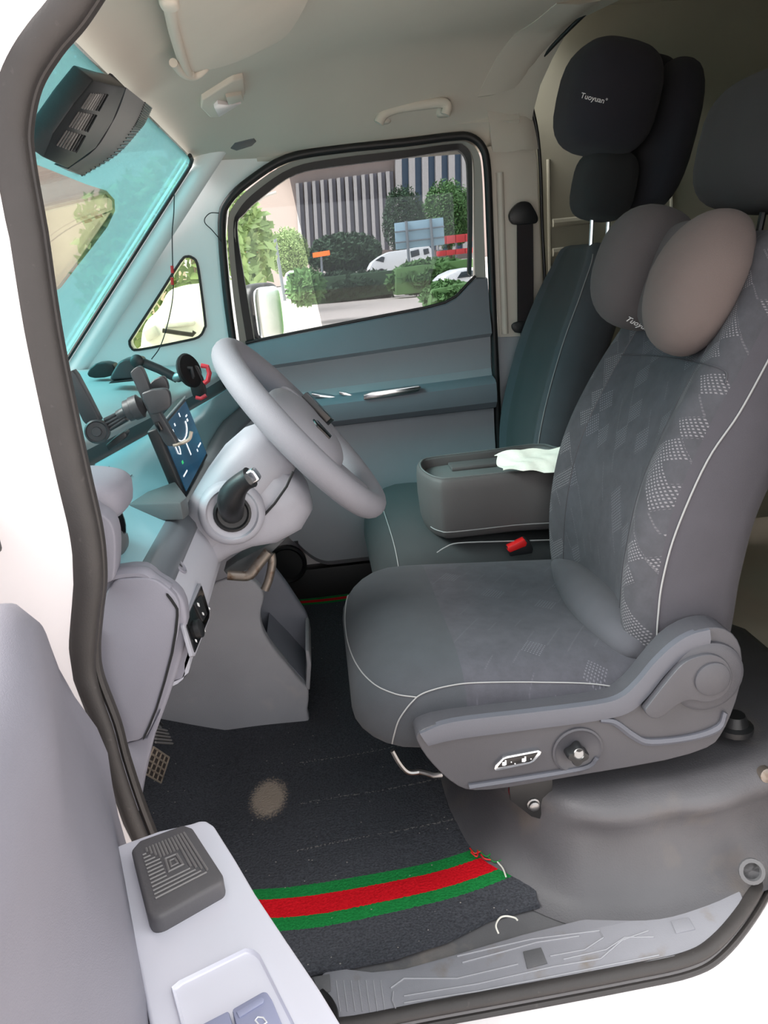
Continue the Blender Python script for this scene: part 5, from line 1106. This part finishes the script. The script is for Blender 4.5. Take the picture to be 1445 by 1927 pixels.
# lamp post, signs on the left
lp = thing('lamp_post', 'pale curved street lamp post', 'street lamp', P(535, 545, Y=44)); tube('pole', [P(536, 566, Y=44), P(517, 448, Y=44)], .09, 'sign_steel', lp, seg=8)
tube('arm', spline([P(450, 470, Y=44), P(462, 415, Y=44), P(490, 375, Y=44), P(520, 362, Y=44)], 4), .08, 'facade_pale', lp, seg=8)
bs_ = thing('bus_stop_sign', 'blue vertical sign panel under an orange board', 'sign', P(484, 545, Y=30)); slab('panel', [(473, 484), (484, 482), (490, 535), (479, 537)], 30, .12, 'sign_blue', bs_); slab('board', [(458, 466), (486, 462), (487, 476), (460, 481)], 30.2, .12, 'sign_orange', bs_)
tube('post', [P(466, 470, Y=30.1), P(480, 592, Y=30.1)], .06, 'sign_steel', bs_, seg=8)
od = thing('warning_light', 'glowing orange lamp board across the road', 'lamp', P(606, 510, Y=50)); slab('lamp', [(588, 476), (620, 471), (621, 480), (589, 485)], 50, .2, 'lamp_orange', od); tube('post', [P(604, 480, Y=50.1), P(609, 555, Y=50.1)], .07, 'sign_steel', od, seg=8)
# white van parked alongside, seen in the quarter window
wv = thing('parked_van', 'white van nose with wiper seen through the quarter window', 'van', P(330, 700, Y=4.2))
slab('body', [(262, 640), (268, 608), (300, 580), (312, 548), (345, 536), (420, 530), (432, 960), (262, 975)], 4.2, 1.7, 'car_white', wv, bev=.08, seg=4)
lathe('wheel', P(330, 985, Y=4.2), (0, -1, 0), [(.30, -.3), (.30, .02), (.18, .03), (0, .02)], 'tyre', wv, seg=20)
tube('wiper', PY([(306, 622), (332, 626), (362, 630), (366, 624)], 4.15), .014, 'rubber_black', wv, seg=6)
prism('headlamp', PY([(268, 624), (290, 612), (300, 632), (276, 644)], 4.17), (0, .05, 0), 'car_silver', wv, bev=.01)
prism('windscreen', PY([(310, 620), (366, 612), (366, 604), (308, 608)], 4.17), (0, .05, 0), 'car_silver', wv, bev=.01)
leafmass(P(330, 500, Y=13), (1.6, 1.0, 1.5), 3000, .13, 'leaf_pale', 'crown', None, 21)
o = bpy.data.objects['crown.%03d' % max(int(x.name.split('.')[1]) for x in bpy.data.objects if x.name.startswith('crown.'))]; o.name = 'roadside_bush'; tag(o, 'pale green bush behind the parked white van', 'bush')
# ahead of the windscreen: beige wall, trees
wb = thing('wall_far', 'beige rendered wall beyond the windscreen', None, (-12, 20, -.46), kind='structure')
xa, xb = P(-40, 450, Y=20).x, P(335, 450, Y=20).x; zt_ = P(120, 296, Y=20).z; box('face', ((xa+xb)/2, 20.2, (zt_-.5)/2), (xb-xa, .4, zt_+.5), 'wall_beige', wb, bev=0, smooth=False)
for i, (px, py, Y, r) in enumerate(((60, 150, 27, 1.9), (150, 250, 34, 2.6), (258, 250, 41, 3.0), (340, 320, 30, 1.8))):
    c = P(px, py, Y=Y); t = thing('street_tree', ['leafy tree ahead seen at the top corner of the windscreen', 'leafy tree ahead hidden partly by the sensor housing', 'leafy tree ahead below the sensor housing', 'leafy tree ahead next to the windscreen pillar'][i], 'tree', (c.x, Y, -.46), 'trees ahead of the van')
    leafmass(c, (r, r, r*.9), 3600, .16, 'leaf', 'crown', t, 40+i); tube('trunk', [V(c.x, Y, -.46), V(c.x, Y, max(.2, c.z-r*.4))], .14, 'bark', t, seg=8)
# hedge alongside, which the door mirror shows
hd_ = thing('hedge', 'leafy hedge row alongside the van toward the rear', 'hedge', (9, 3.5, -.46)); box('core', (9, 3.6, .5), (12, 1.2, 1.9), 'leaf', hd_, bev=.1); leafmass((9, 3.6, .5), (6.4, .9, 1.3), 3000, .12, 'leaf', 'foliage', hd_, 77)
